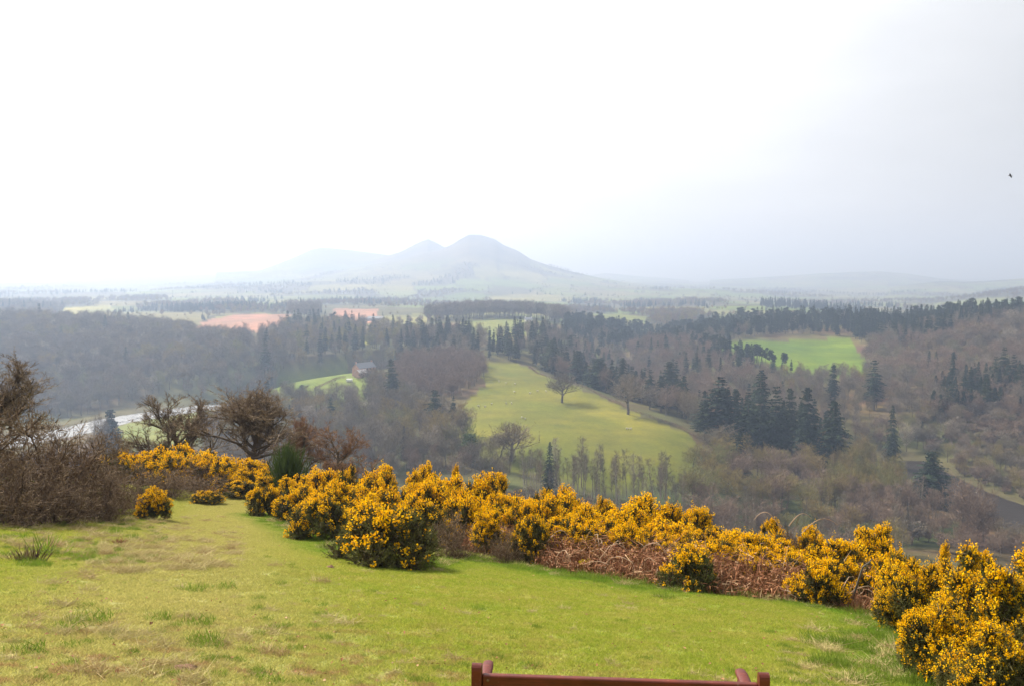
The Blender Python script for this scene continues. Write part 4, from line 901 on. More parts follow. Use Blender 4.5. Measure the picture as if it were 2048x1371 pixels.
ORDN = ('first', 'second', 'third', 'fourth', 'fifth', 'sixth', 'seventh', 'eighth', 'ninth', 'tenth', 'eleventh', 'twelfth', 'thirteenth', 'fourteenth', 'fifteenth', 'sixteenth', 'seventeenth', 'eighteenth', 'nineteenth', 'twentieth', 'twenty-first', 'twenty-second', 'twenty-third', 'twenty-fourth', 'twenty-fifth', 'twenty-sixth')
rf = np.random.default_rng(55); kf = 0
for i, (px, t, Y, w, kk_) in enumerate(((215,905,37,80,'mixed1'),(275,902,38.5,90,'yellow1'),(355,903,37.5,100,'yellow3'),(400,905,37,95,'yellow0'),(455,915,36.5,100,'yellow1'),(510,935,35.5,90,'yellow3'),(480,955,34.5,90,'mixed0'),(545,945,35,80,'yellow0'))):
    gorse_bush(kk_, px, t, Y, w, 'gorse in the bank at the end of the path, %s from the brown thicket' % ORDN[i])
for px in range(590, 1790, 48):                  # the thick of the belt, between the front bushes and the bushline
    yf = hit(px, float(np.interp(px, [q[0] for q in FRONT], [q[1] for q in FRONT])))[1]; Y = yf+rf.uniform(2.8, 6.5); t = float(np.interp(px, [q[0] for q in RIDGE], [q[1] for q in RIDGE]))+rf.uniform(14, 55)
    if top_z(t, Y)-at(px, Y)[2] < .55: t = t-25
    gorse_bush(('yellow1', 'yellow3', 'mixed1', 'yellow0', 'mixed0', 'yellow2')[int(rf.integers(6))], px, t, Y, rf.uniform(80, 130), 'gorse deep in the thick of the belt, %s counted from the path corner' % ORDN[kf]); kf += 1
gorse_bush('near1', 1800, 1140, None, 120, 'leaning gorse bush left of the big right bush', base=1262)
gorse_bush('near1', 1850, 1098, 13.0, 170, 'golden gorse behind the leaning bush', rot=1.0)
gorse_bush('near0', 1965, 1096, 9.6, 270, 'big golden gorse bush filling the lower right corner', rot=2.0)
gorse_bush('near0', 2075, 1062, 10.6, 250, 'golden gorse cut by the right edge of the picture', rot=4.2)
gorse_bush('near1', 1905, 1185, 9.2, 190, 'golden gorse at the left foot of the big right bush', rot=5.0)
gorse_bush('near0', 2010, 1225, 8.0, 230, 'nearest golden gorse at the lower right corner', rot=.6)

# ------------------------------------------------------------------ leafless scrub and oaks on the brow
def shrub(seed, H=2.6, W=2.1, n=22, nb=9, ns=6, nt=6, tw=.017):
    r = np.random.default_rng(seed); st, tw_ = MB(), MB(); S, R_ = [], []
    for q in range(n):
        a = r.uniform(0, 6.28); el = r.uniform(.05, 1.35); d = np.array([math.cos(a)*math.cos(el), math.sin(a)*math.cos(el), math.sin(el)])
        L = 1/math.sqrt((math.cos(el)/W)**2+(math.sin(el)/H)**2)*r.uniform(.75, 1.08); p, e = grow(r, np.array([r.normal(0, .15), r.normal(0, .15), -.05]), d, L, r.uniform(.02, .045), 8, .26, .03); S.append(p); R_.append(e)
    tubes(st, np.array(S), np.array(R_), 5); B, BR = [], []
    for a, b in zip(S, R_):
        P, D, T = kids(r, a, nb, .25, 1.0, 42, .08)
        for q in range(nb): c, e = grow(r, P[q], D[q], H*r.uniform(.18, .36), b[3]*.5, 4, .25, .06); B.append(c); BR.append(e)
    tubes(tw_, np.array(B), np.array(BR), 3); ends = []
    for a, b in zip(B, BR):
        P, D, T = kids(r, a, ns, .15, 1.0, 48, .1)
        for q in range(ns): c, e = grow(r, P[q], D[q], H*r.uniform(.07, .16), .007, 3, .25, .06); ends.append((c, e))
    E = np.array([c for c, _ in ends]); tubes(tw_, E, np.array([e for _, e in ends]), 3); m = len(E)
    p0 = (E[:, None, 1]*(1-r.random((m, nt, 1)))+E[:, None, 2]*r.random((m, nt, 1)))
    p0 = (E[:, None, 0]+(E[:, None, 2]-E[:, None, 0])*r.uniform(.1, 1, (m, nt, 1))).reshape(-1, 3); ax = np.repeat(norm(E[:, 2]-E[:, 0]), nt, 0)
    p1 = p0+norm(ax+rdir(len(p0), r)*.9+np.array([0, 0, .2]))*H*r.uniform(.03, .07, (len(p0), 1)); blades(tw_, p0, p1, tw, r)
    m = 1800; s = rdir(m, r)*r.uniform(.25, .95, (m, 1))*np.array([W, W, H*.95]); s[:, 2] = np.abs(s[:, 2]); dd = norm(np.cross(s, rdir(m, r))+s*.4); blades(tw_, s-dd*.12, s+dd*r.uniform(.1, .3, (m, 1)), .014, r, mid=s+rdir(m, r)*.04)
    return st, tw_
SHR = []
for k in range(3):
    a, b = shrub(400+k); SHR.append((a.mesh('scrub_stems%d' % k, M['thorn']), b.mesh('scrub_twigs%d' % k, M['thorn'])))
def thorn(k, px, top, Y, wpx, label, base=None):
    if base is not None: x, y, z = hit(px, base); Y = y
    else: x, y, z = at(px, Y)
    H = top_z(top, Y)-z; s = wpx*Y/FPX/4.0; root = empty('bare_shrub', (x, y, z-.03)); root.scale = (s*.92, s*.92, max(H, .4)/2.75); root.rotation_euler = (0, 0, float(rng.uniform(0, 6.28)))
    obj('stems', SHR[k][0], root); obj('twigs', SHR[k][1], root); tag(root, label, 'shrub', 'leafless scrub'); return root
for k, px, top, Y, w, lb in ((0,70,785,21,340,'big tangled leafless shrub at the left edge, tallest of the brown thicket'),(1,-60,765,20,330,'leafless shrub cut by the left edge behind the tangle'),
 (2,150,850,23,230,'brown leafless shrub right of the big tangle'),(0,215,915,25,160,'low brown shrub between the tangle and the small gorse bush'),(1,270,925,28,140,'brown shrub behind the small gorse bush'),
 (2,345,925,33,150,'brown scrub left of the path end'),(0,425,945,34.5,110,'brown scrub overhanging the path end'),(1,10,900,18.5,250,'dense brown shrub in front at the left edge'),(2,110,930,19.5,220,'twiggy brown shrub above the green grass at the left'),(1,200,935,21.5,150,'brown shrub beside the small gorse bush, low branches on the grass'),(0,60,840,24,270,'brown shrub behind the big tangle at the left edge'),(2,385,915,36,120,'brown scrub in front of the gorse below the left oak'),
 (0,900,1010,19.5,130,'brown twiggy shrub between the jutting gorse and the bright bush'),(1,1010,1050,19,90,'brown twigs right of the bright gorse bush'),(2,1580,1040,20,90,'dry twiggy shrub beside the upright gorse top')):
    thorn(k, px, top, Y, w, lb)
OAK = [bare_tree(500, 8.0, 'oak', nl=16, nb=9, ns=6, nt=10, tw=.022, sub=3, thick=.9), bare_tree(511, 8.0, 'oak', nl=15, nb=9, ns=6, nt=10, tw=.022, sub=3, thick=.85), bare_tree(502, 7.0, 'crook', nl=12, nb=7, ns=6, nt=9, tw=.026, sub=2, thick=1.0, fuzz=0)]
def oak(k, px, top, Y, wpx, leaf, label, drop=0.0, rot=None, bark='oak_limb'):
    x, y, z = at(px, Y); H = top_z(top, Y)-z; xs = np.concatenate(OAK[k][1].v); w0 = np.percentile(xs[:, 0], 99)-np.percentile(xs[:, 0], 1); h0 = xs[:, 2].max(); s = H/h0
    root = empty('oak_tree', (x, y, z-.1)); root.scale = (wpx*Y/FPX/w0,)*2+(s,); root.rotation_euler = (0, 0, rng.uniform(0, 6.28) if rot is None else rot)
    obj('trunk', OAK[k][0].mesh('oak_trunk', M[bark]), root); obj('crown', OAK[k][1].mesh('oak_crown', M[leaf]), root); tag(root, label, 'tree', 'oaks on the brow'); print('oak', px, round(H, 1)); return root
oak(0, 485, 750, 46, 235, 'twig_oak', 'biggest leafless oak on the brow, trunk rising behind the gorse')
oak(1, 355, 770, 48, 215, 'twig_oak', 'leafless oak left of the biggest one, leaning over the river')
oak(2, 650, 826, 44, 130, 'twig_red', 'crooked russet oak right of the broom')
oak(1, 590, 820, 50, 140, 'twig_red', 'slighter russet oak behind the broom', rot=2.0)
oak(1, -45, 684, 29, 340, 'twig_oak', 'leafless tree rising over the thicket at the left edge', rot=1.0)
oak(2, 205, 845, 34, 90, 'twig_oak', 'gnarled little tree at the end of the brown thicket, against the river')
oak(2, 700, 890, 52, 110, 'twig_red', 'low russet tree half hidden behind the gorse right of the crooked oak', rot=3.0)
# broom
r = np.random.default_rng(600); b = MB(); n = 1500; a = r.uniform(0, 6.28, n); el = np.radians(90-np.abs(r.normal(0, 26, n))); d = np.stack([np.cos(a)*np.cos(el), np.sin(a)*np.cos(el), np.sin(el)], 1)
s0 = d*r.uniform(.15, .9, (n, 1)); s1 = s0+norm(d+np.array([0, 0, .35])+r.normal(size=(n, 3))*.12)*r.uniform(.3, .75, (n, 1)); blades(b, s0, s1, .022, r, mid=(s0+s1)/2+d*.03)
q0 = np.repeat(s0, 3, 0)+(np.repeat(s1-s0, 3, 0))*r.uniform(.2, .9, (n*3, 1)); blades(b, q0, q0+norm(np.repeat(d, 3, 0)+np.array([0, 0, .5])+r.normal(size=(n*3, 3))*.35)*r.uniform(.12, .3, (n*3, 1)), .014, r)
st = MB(); S, R_ = [], []
for q in range(10): u, e = grow(r, np.zeros(3), d[q]+np.array([0, 0, .3]), .7, .02, 4, .08, .1); S.append(u); R_.append(e)
tubes(st, np.array(S), np.array(R_), 4)
x, y, z = at(576, 35.0); root = empty('broom_shrub', (x, y, z)); hh = top_z(885, 35.0)-z; root.scale = (95*35/FPX/1.7,)*2+(hh/1.5,)
obj('shoots', b.mesh('broom_shoots', M['broom']), root); obj('stems', st.mesh('broom_stems', M['gorse_wood']), root); tag(root, 'dark green feathery broom standing up behind the gorse by the path', 'shrub')

# ------------------------------------------------------------------ dead bracken and dry stems under the gorse
r = np.random.default_rng(610); brk = MB()
front = [(865,1085),(960,1108),(1040,1122),(1130,1146),(1230,1158),(1330,1176),(1450,1192),(1560,1200),(1660,1208),(1770,1228)]
fp = np.array([hit(*q)[:2] for q in front]); seg = np.r_[0, np.cumsum(np.hypot(*np.diff(fp, axis=0).T))]; N = 15000; t = r.uniform(0, seg[-1], N); dep = r.uniform(0, 1, N)**1.1*5.0
fx = np.interp(t, seg, fp[:, 0]); fy = np.interp(t, seg, fp[:, 1]); dirn = norm(np.stack([fx, fy], 1)); X = fx+dirn[:, 0]*dep+r.normal(0, .12, N); Y = fy+dirn[:, 1]*dep+r.normal(0, .12, N); Z = gzs(X, Y)
p0 = np.stack([X, Y, Z], 1); hgt = (.28+.45*smooth(0, 1.6, dep))*r.uniform(.35, 1.15, N); lean = r.normal(size=(N, 3))*np.array([.55, .55, .1]); up = np.array([0, 0, 1.])
mid = p0+(up+lean*.4)*hgt[:, None]*.75; p1 = mid+norm(lean+up*r.normal(0, .35, (N, 1)))*hgt[:, None]*r.uniform(.35, .9, (N, 1)); blades(brk, p0, p1, r.uniform(.010, .026, N), r, mid=mid)
q0 = mid[::2]+(p1-mid)[::2]*r.random((len(mid[::2]), 1)); blades(brk, q0, q0+rdir(len(q0), r)*np.array([1, 1, .5])*.16, .03, r)
tag(obj('dead_bracken', brk.mesh('dead_bracken', M['bracken'])), 'reddish-brown dead bracken lying along the edge of the lawn', 'bracken', kind='stuff')
cn = 0
for k in range(46):
    u = r.uniform(0, seg[-1]); dd = r.uniform(.1, 2.6); x = np.interp(u, seg, fp[:, 0]); y = np.interp(u, seg, fp[:, 1]); l = math.hypot(x, y); x += x/l*dd; y += y/l*dd
    a = r.uniform(0, 6.28); L = r.uniform(.5, 1.3); h = r.uniform(.12, .5); s = np.linspace(0, 1, 8); px_ = x+math.cos(a)*L*s+r.normal(0, .02, 8); py_ = y+math.sin(a)*L*s*.6+r.normal(0, .02, 8)
    pz = gzs(px_, py_)+.03+4*h*s*(1-s)+r.uniform(0, .3)*s+.25*(dd > 1); m = MB(); tubes(m, np.stack([px_, py_, pz], 1)[None], np.linspace(.012, .005, 8)[None], 5)
    tag(obj('dry_stem', m.mesh('dry_stem', M['cane'])), 'pale dry arching stem in the dead bracken', 'stem', 'pale dry stems in the bracken')
for i, (px, py, Y, dx, dz) in enumerate(((1560,1022,20.5,-.5,.35),(1575,1015,20.5,.45,.25),(1600,1030,20.0,.7,.3))):
    x0, y0, z0 = at(px, Y); zt = top_z(py, Y)-.55; s = np.linspace(0, 1, 9); P = np.stack([x0+dx*s*1.3, y0+.1*s, zt+.1+dz*np.sin(s*2.6)*1.2], 1); m = MB(); tubes(m, P[None], np.linspace(.014, .005, 9)[None], 5)
    tag(obj('dry_stem', m.mesh('arching_stem', M['cane'])), 'long dry stem arching above the gorse beside the upright gorse top', 'stem', 'long dry stems above the gorse')
bp = [(1720,1150,15.6,0),(1726,1132,15.6,.02),(1738,1124,15.7,.0),(1744,1116,15.7,.05),(1752,1130,15.8,.1)]
m = MB(); P = np.array([(pix_x(a, Y, pix_z(b_, Y)), Y, top_z(b_, Y)) for a, b_, Y, _ in bp]); P = np.c_[np.interp(np.linspace(0, 4, 14), range(5), P[:, 0]), np.interp(np.linspace(0, 4, 14), range(5), P[:, 1]), np.interp(np.linspace(0, 4, 14), range(5), P[:, 2])]
P = np.r_[np.array([[P[0, 0]-.15, P[0, 1]+.05, gz(P[0, 0]-.15, P[0, 1])-.02]]), P]; tubes(m, P[None], np.linspace(.020, .009, len(P))[None], 6)
tag(obj('bare_branch', m.mesh('bare_branch', M['bark'])), 'bent grey bare branch under the flat golden gorse', 'branch')

# ------------------------------------------------------------------ grass
def tuft_patch(seed, n, size, h0, h1, w, lean=.5):
    r = np.random.default_rng(seed); m = MB(); p = np.c_[r.uniform(-size/2, size/2, (n, 2)), np.full(n, -.006)]; h = r.uniform(h0, h1, (n, 1))
    blades(m, p, p+np.c_[r.normal(0, lean, (n, 2)), np.ones(n)]*h, w, r); return m
GP = [bpy.data.objects.new('turf_patch', tuft_patch(700+k, 950, .52, .016, .046, .0085, .75).mesh('turf_patch', M['grass_blade'])) for k in range(3)]
step = .36; xs = np.arange(-28, 30, step); ys = np.arange(4.5, 40, step); X, Y = np.meshgrid(xs, ys); r = np.random.default_rng(710)
X = (X+r.uniform(-.12, .12, X.shape)).ravel(); Y = (Y+r.uniform(-.12, .12, Y.shape)).ravel(); ok = (np.abs(np.degrees(np.arctan2(X, Y))) < 43) & (np.hypot(X, Y) < LAWN_R-.5) & (np.hypot(X, Y) > 6.0)
edge = np.array(EDGE); ek = poly_dist(X, Y, edge)
back = np.zeros(len(X), bool)
for (ax, ay), (bx, by) in zip(edge[:-1], edge[1:]): back |= ((bx-ax)*(Y-ay)-(by-ay)*(X-ax) > 0) & (X > min(ax, bx)) & (X < max(ax, bx)) & (ek > 1.2)
ok &= ~back; X, Y = X[ok], Y[ok]
def slope_rot(X, Y, r, spin=True):
    e = .25; nx = -(gzs(X+e, Y)-gzs(X-e, Y))/(2*e); ny = -(gzs(X, Y+e)-gzs(X, Y-e))/(2*e); out = []
    for a, b_ in zip(nx, ny):
        q = Vector((a, b_, 1)).to_track_quat('Z', 'Y') @ Euler((0, 0, r.uniform(0, 6.28) if spin else 0)).to_quaternion(); out.append(tuple(q.to_euler()))
    return np.array(out)
o = scatter('lawn_grass', np.c_[X, Y, gzs(X, Y)], slope_rot(X, Y, r), np.ones((len(X), 3)), r.integers(0, 3, len(X)), GP); tag(o, 'short cropped grass of the lawn', 'grass'); print('turf', len(X))
# longer grass: lush rims below the bushes, straw tussocks at the left
M['lush'] = rand_mat('lush', [(0, (.12, .195, .016)), (1, (.17, .235, .03))], transl=.45); M['straw'] = rand_mat('straw', [(0, (.38, .31, .13)), (.6, (.46, .38, .17)), (1, (.33, .23, .10))], transl=.2)
LU = [bpy.data.objects.new('lush_tuft', tuft_patch(720+k, 170, .34, .04, .13, .009, .45).mesh('lush_tuft', M['lush'])) for k in range(2)]
ST = [bpy.data.objects.new('straw_tuft', tuft_patch(730+k, 150, .26, .03, .10, .008, 1.3).mesh('straw_tuft', M['straw'])) for k in range(2)]
pts, kk = [], []
for (ax, ay), (bx, by) in zip(EDGE[:-1], EDGE[1:]):
    n = int(math.hypot(bx-ax, by-ay)*(16 if by > 13 else 7)); t = r.random(n); o_ = r.normal(.0, .30, n); l = math.hypot(bx-ax, by-ay); nx, ny = -(by-ay)/l, (bx-ax)/l
    pts += list(zip(ax+(bx-ax)*t+nx*o_, ay+(by-ay)*t+ny*o_)); kk += list(np.where(r.random(n) < .72, r.integers(0, 2, n), r.integers(2, 4, n)))
for _ in range(300):
    a = hits([r.uniform(0, 330)], [r.uniform(1035, 1125)])[0]; pts.append(a[:2]); kk.append(int(r.integers(0, 2)) if r.random() < .5+1.2*fbm(np.array([a[0]/1.2]), np.array([a[1]/1.2]), 61)[0] else int(r.integers(2, 4)))
for _ in range(260):
    a = hits([r.uniform(150, 480)], [r.uniform(1030, 1140)])[0]; pts.append(a[:2]); kk.append(int(r.integers(2, 4)))
for _ in range(130):
    a = hits([r.uniform(0, 1800)], [r.uniform(1130, 1371)])[0]; pts.append(a[:2]); kk.append(int(r.integers(2, 4)) if r.random() < .7 else int(r.integers(0, 2)))
for _ in range(150):
    a = hits([r.uniform(1560, 1880)], [r.uniform(1270, 1371)])[0]; pts.append(a[:2]); kk.append(int(r.integers(0, 4)))
q = hits(r.uniform(0, 1850, 700), r.uniform(1060, 1371, 700)); n0 = len(pts); pts += [tuple(a[:2]) for a in q]; kk += list(np.where(r.random(700) < .55, r.integers(2, 4, 700), r.integers(0, 2, 700)))
pts = np.array(pts); small = np.arange(len(pts)) >= n0; kk = np.array(kk); ok = np.hypot(pts[:, 0], pts[:, 1]) < 40; pts, kk, small = pts[ok], kk[ok], small[ok]; s = r.uniform(.5, 1.25, len(pts)); s[small] *= .45
s[(kk < 2) & (pts[:, 0] < -5)] *= .7; far_l = (poly_dist(pts[:, 0], pts[:, 1], np.array(EDGE)) > 1.2) & (pts[:, 0] > -2); s[far_l] *= .55
o = scatter('grass_tussocks', np.c_[pts, gzs(pts[:, 0], pts[:, 1])], np.c_[np.zeros((len(pts), 2)), r.uniform(0, 6.28, len(pts))], np.c_[s, s, s*r.uniform(.6, 1.2, len(pts))], kk, LU+ST); tag(o, 'longer green grass and straw tussocks along the bushes', 'grass')
# dead leaves and crumbs of soil on the lawn
M['litter'] = bracken_mat(); lm = MB(); n = 420; px_ = r.uniform(-50, 1850, n); py_ = r.uniform(1060, 1371, n); c = hits(px_, py_)+np.array([0, 0, .03]); ok = c[:, 1] < 30; c = c[ok]; n = len(c)
a = norm(r.normal(size=(n, 3))*np.array([1, 1, .25]))*r.uniform(.010, .028, (n, 1)); b2 = norm(np.cross(a, np.array([0, 0, 1.])+r.normal(size=(n, 3))*.3))*r.uniform(.007, .018, (n, 1)); lm.add(np.stack([c-a, c+b2+np.array([0, 0, .008]), c+a, c-b2+np.array([0, 0, .006])], 1).reshape(-1, 3), np.arange(n*4).reshape(-1, 4))
tag(obj('leaf_litter', lm.mesh('leaf_litter', M['litter'])), 'small dead leaves scattered over the lawn', 'leaves', kind='stuff')
# bare soil scrape, low tufts and the daffodils
def mound(px, py, w, h, name, label, cat, mat, seed):
    x, y, z = hit(px, py); r = np.random.default_rng(seed); n = 14; V = [(0, 0, h)]; F = []
    for ring, (rr, hh) in enumerate(((.35, .85), (.7, .45), (1.0, -.25))):
        for k in range(n): a = k*6.283/n; q = rr*(1+r.normal(0, .16)); V.append((math.cos(a)*q*w, math.sin(a)*q*w*.7, h*hh*(1+r.normal(0, .3))))
    for k in range(n):
        F.append((0, 1+k, 1+(k+1) % n))
        for g in (0, 1): F += [(1+g*n+k, 1+(g+1)*n+k, 1+(g+1)*n+(k+1) % n), (1+g*n+k, 1+(g+1)*n+(k+1) % n, 1+g*n+(k+1) % n)]
    o = obj(name, MB().add(V, F).mesh(name, mat, True), loc=(x, y, z)); return tag(o, label, cat)
def soil_mat():
    m, nt, b, out = new_mat('soil'); g = nt.nodes.new('ShaderNodeNewGeometry'); n = noise(nt, 30, 5, g.outputs['Position']); rr = ramp(nt, [(.3, (.13, .07, .04)), (.7, (.26, .15, .09))], n.outputs['Fac']); nt.links.new(rr.outputs[0], b.inputs['Base Color'])
    bp = nt.nodes.new('ShaderNodeBump'); bp.inputs['Distance'].default_value = .03; nt.links.new(n.outputs['Fac'], bp.inputs['Height']); nt.links.new(bp.outputs[0], b.inputs['Normal']); return m
M['soil'] = soil_mat()
mound(362, 1340, .16, .035, 'soil_scrape', 'bare reddish soil scrape in the lawn near the bottom edge', 'soil', M['soil'], 1)
mound(660, 1135, .09, .05, 'molehill', 'small brown molehill on the lawn before the jutting gorse', 'molehill', M['soil'], 2)
mound(585, 1075, .09, .04, 'molehill', 'small brown molehill on the lawn before the path-corner gorse', 'molehill', M['soil'], 3)
def stem_tuft(px, py, n, h, spread, mat, name, label, cat, w=.012):
    x, y, z = hit(px, py); r = np.random.default_rng(px); m = MB(); p = np.c_[r.normal(0, spread*.4, (n, 2)), np.zeros(n)-.02]; d = np.c_[p[:, :2]/spread*.8+r.normal(0, .25, (n, 2)), np.ones(n)]
    q = p+d*h*r.uniform(.4, 1.1, (n, 1)); blades(m, p, q, w, r, mid=(p+q)/2+r.normal(0, .02, (n, 3))); o = obj(name, m.mesh(name, mat), loc=(x, y, z)); return tag(o, label, cat)
stem_tuft(58, 1122, 150, .30, .28, M['thorn'], 'dead_shrub', 'small dead brown shrub with upright stems on the grass at the left edge', 'shrub')
stem_tuft(92, 1110, 40, .42, .25, M['lush'], 'grass_clump', 'tall green grass blades beside the small dead shrub', 'grass', .02)
stem_tuft(915, 1118, 420, .24, .22, M['thorn'], 'heather_tuft', 'low dry heather tuft at the foot of the brown twigs', 'heather')
stem_tuft(1712, 1222, 520, .26, .26, M['bracken'], 'heather_tuft', 'dark reddish tuft right of the golden lawn-edge gorse', 'heather')
stem_tuft(238, 1088, 160, .14, .16, M['bracken'], 'grass_clump', 'rusty dry grass clump before the brown thicket', 'grass')
x, y, z = hit(1166, 1142); root = empty('daffodil_clump', (x, y, z)); r = np.random.default_rng(88); lf = MB(); n = 60; p = np.c_[r.normal(0, .07, (n, 2)), np.zeros(n)]; q = p+np.c_[r.normal(0, .05, (n, 2)), r.uniform(.12, .24, n)]; blades(lf, p, q, .014, r, mid=(p+q)/2); obj('leaves', lf.mesh('daffodil_leaves', M['lush']), root)
M['daffodil'] = flat('daffodil', (.85, .68, .03), .6)
for k in range(9):
    f = MB(); c = np.array([r.normal(0, .08), r.normal(0, .06), r.uniform(.19, .27)]); d = norm(np.array([r.normal(0, .6), -1, .3])); u = norm(np.cross(d, [0, 0, 1.])); v = np.cross(u, d)
    for j in range(6): a = j*1.047; e = u*math.cos(a)+v*math.sin(a); g = u*math.cos(a+1.57)+v*math.sin(a+1.57); f.add([c, c+e*.022+g*.012, c+e*.042, c+e*.022-g*.012], [(0, 1, 2, 3)])
    an = np.arange(8)*.785; tubes(f, np.array([[c, c+d*.02, c+d*.032]]), np.array([[.009, .011, .015]]), 8); tubes(f, np.array([[c*np.array([.7, .7, 0]), c*.6, c-d*.004]]), np.array([[.004, .004, .004]]), 4); obj('flower', f.mesh('daffodil_flower', M['daffodil']), root)
tag(root, 'small clump of pale yellow daffodils at the edge of the bracken', 'daffodils')

# ------------------------------------------------------------------ the bench, seen from behind
def wood_mat(name, c0, c1, rough):
    m, nt, b, out = new_mat(name); tc = nt.nodes.new('ShaderNodeTexCoord'); mp = nt.nodes.new('ShaderNodeMapping'); mp.inputs['Scale'].default_value = (2, 40, 40); nt.links.new(tc.outputs['Object'], mp.inputs[0])
    n = noise(nt, 3.0, 6, mp.outputs[0], .7); rr = ramp(nt, [(.3, c0), (.7, c1)], n.outputs['Fac']); n9 = noise(nt, 55.0, 3, tc.outputs['Object'], .7); n8 = noise(nt, 6.0, 4, tc.outputs['Object'])
    col = mixc(nt, ramp(nt, [(.62, (0, 0, 0)), (.72, (.45, .45, .45))], n9.outputs['Fac']).outputs[0], rr.outputs[0], (.26, .17, .13)); col = mixc(nt, 1.0, col, ramp(nt, [(.3, (.7, .7, .7)), (.7, (1.2, 1.15, 1.1))], n8.outputs['Fac']).outputs[0], 'MULTIPLY')
    nt.links.new(col, b.inputs['Base Color']); nt.links.new(ramp(nt, [(.3, (rough-.12,)*3), (.7, (rough+.2,)*3)], n8.outputs['Fac']).outputs[0], b.inputs['Roughness']); b.inputs['Specular IOR Level'].default_value = .3
    bp = nt.nodes.new('ShaderNodeBump'); bp.inputs['Strength'].default_value = .15; bp.inputs['Distance'].default_value = .004; nt.links.new(n.outputs['Fac'], bp.inputs['Height']); nt.links.new(bp.outputs[0], b.inputs['Normal']); return m
M['bench'] = wood_mat('bench_wood', (.060, .009, .006), (.15, .026, .013), .42)
def bar(name, x0, x1, y0, y1, z0, z1, parent, bev=.008):
    m = MB(); c = ((x0+x1)/2, (y0+y1)/2, (z0+z1)/2); box(m, x0-c[0], x1-c[0], y0-c[1], y1-c[1], z0-c[2], z1-c[2]); o = obj(name, m.mesh(name, M['bench']), parent, c)
    if bev: b = o.modifiers.new('bevel', 'BEVEL'); b.width = bev; b.segments = 3
    return o
BY = 4.3; bx, by, bz = at(1234, BY); bz = gz(bx, by); bench = empty('bench', (bx, by, bz)); bench.rotation_euler = (0, 0, -math.radians(4.2)); HB = top_z(1334, BY)-bz; W2 = .745
for s in (-1, 1):
    m = MB(); zz = [(-.35), HB-.03]; prof = [(-.0275, .0), (.0275, .0)]
    n = 7; a = np.linspace(0, math.pi, n); yz = [(-.03, -.3), (-.03, HB-.032)]+[(-.03*math.cos(t), HB-.032+.032*math.sin(t)) for t in a[1:-1]]+[(.03, HB-.032), (.03, -.3)]
    V = [(sx*.0265, y_, z_) for sx in (-1, 1) for y_, z_ in yz]; k = len(yz); m.add(V, [(i, (i+1) % k, k+(i+1) % k, k+i) for i in range(k)])
    for sx in (0, 1): m.add([V[sx*k+i] for i in range(k)]+[(V[sx*k][0], 0, HB-.3)], [(i, (i+1) % k, k) if sx == 0 else ((i+1) % k, i, k) for i in range(k)])
    o = obj('back_leg', m.mesh('back_leg', M['bench']), bench, (s*W2, 0, 0)); b = o.modifiers.new('bevel', 'BEVEL'); b.width = .006; b.segments = 2; b.limit_method = 'ANGLE'
    bar('front_leg', s*W2-.0265-s*.0, s*W2+.0265-s*.0, .50, .555, -.45, HB-.30, bench)
    ar = MB(); L = .60; n = 8; cs = [(math.cos(t)*.034, math.sin(t)*.020) for t in np.linspace(0, 6.283, 17)[:-1]]; ys = [.032, .30, .54, .60, .62]; zs = [0, 0, 0, -.004, -.014]; sc_ = [1, 1, 1.05, .9, .5]
    V = [(cx*q, y_, cz*q+z_) for y_, z_, q in zip(ys, zs, sc_) for cx, cz in cs]; F = [(i*16+j, i*16+(j+1) % 16, (i+1)*16+(j+1) % 16, (i+1)*16+j) for i in range(4) for j in range(16)]; ar.add(V, F); ar.add(V[-16:]+[(0, .625, -.014)], [(j, (j+1) % 16, 16) for j in range(16)])
    obj('armrest', ar.mesh('armrest', M['bench'], True), bench, (s*W2, 0, HB-.275))
    bar('side_rail', s*W2-.02, s*W2+.02, .032, .498, .34, .40, bench)
bar('top_rail', -W2+.028, W2-.028, -.019, .019, HB-.155, HB-.058, bench, .010)
for s in (-1, 1):
    for q in (-.022, .022):
        m = MB(); tubes(m, np.array([[(0, 0, 0), (0, -.0015, 0), (0, -.003, 0)]]), np.array([[.0075, .0075, .0055]]), 10); m.add([(math.cos(a)*.0055, -.003, math.sin(a)*.0055) for a in np.arange(10)*.6283]+[(0, -.0032, 0)], [(i, (i+1) % 10, 10) for i in range(10)]); obj('wooden_plug', m.mesh('wooden_plug', M['soil']), bench, (s*(W2-.06), -.0185, HB-.107+q))
bar('lower_rail', -W2+.028, W2-.028, -.017, .017, .44, .50, bench)
for k in range(11): q = -W2+.11+k*(2*W2-.22)/10; bar('back_slat', q-.025, q+.025, -.009, .009, .502, HB-.157, bench, .004)
for k in range(6): q = .045+k*.085; bar('seat_slat', -W2+.03, W2-.03, q, q+.065, .402, .424, bench, .005)
tag(bench, 'red-brown wooden bench seen from behind, cut off by the bottom edge', 'bench')
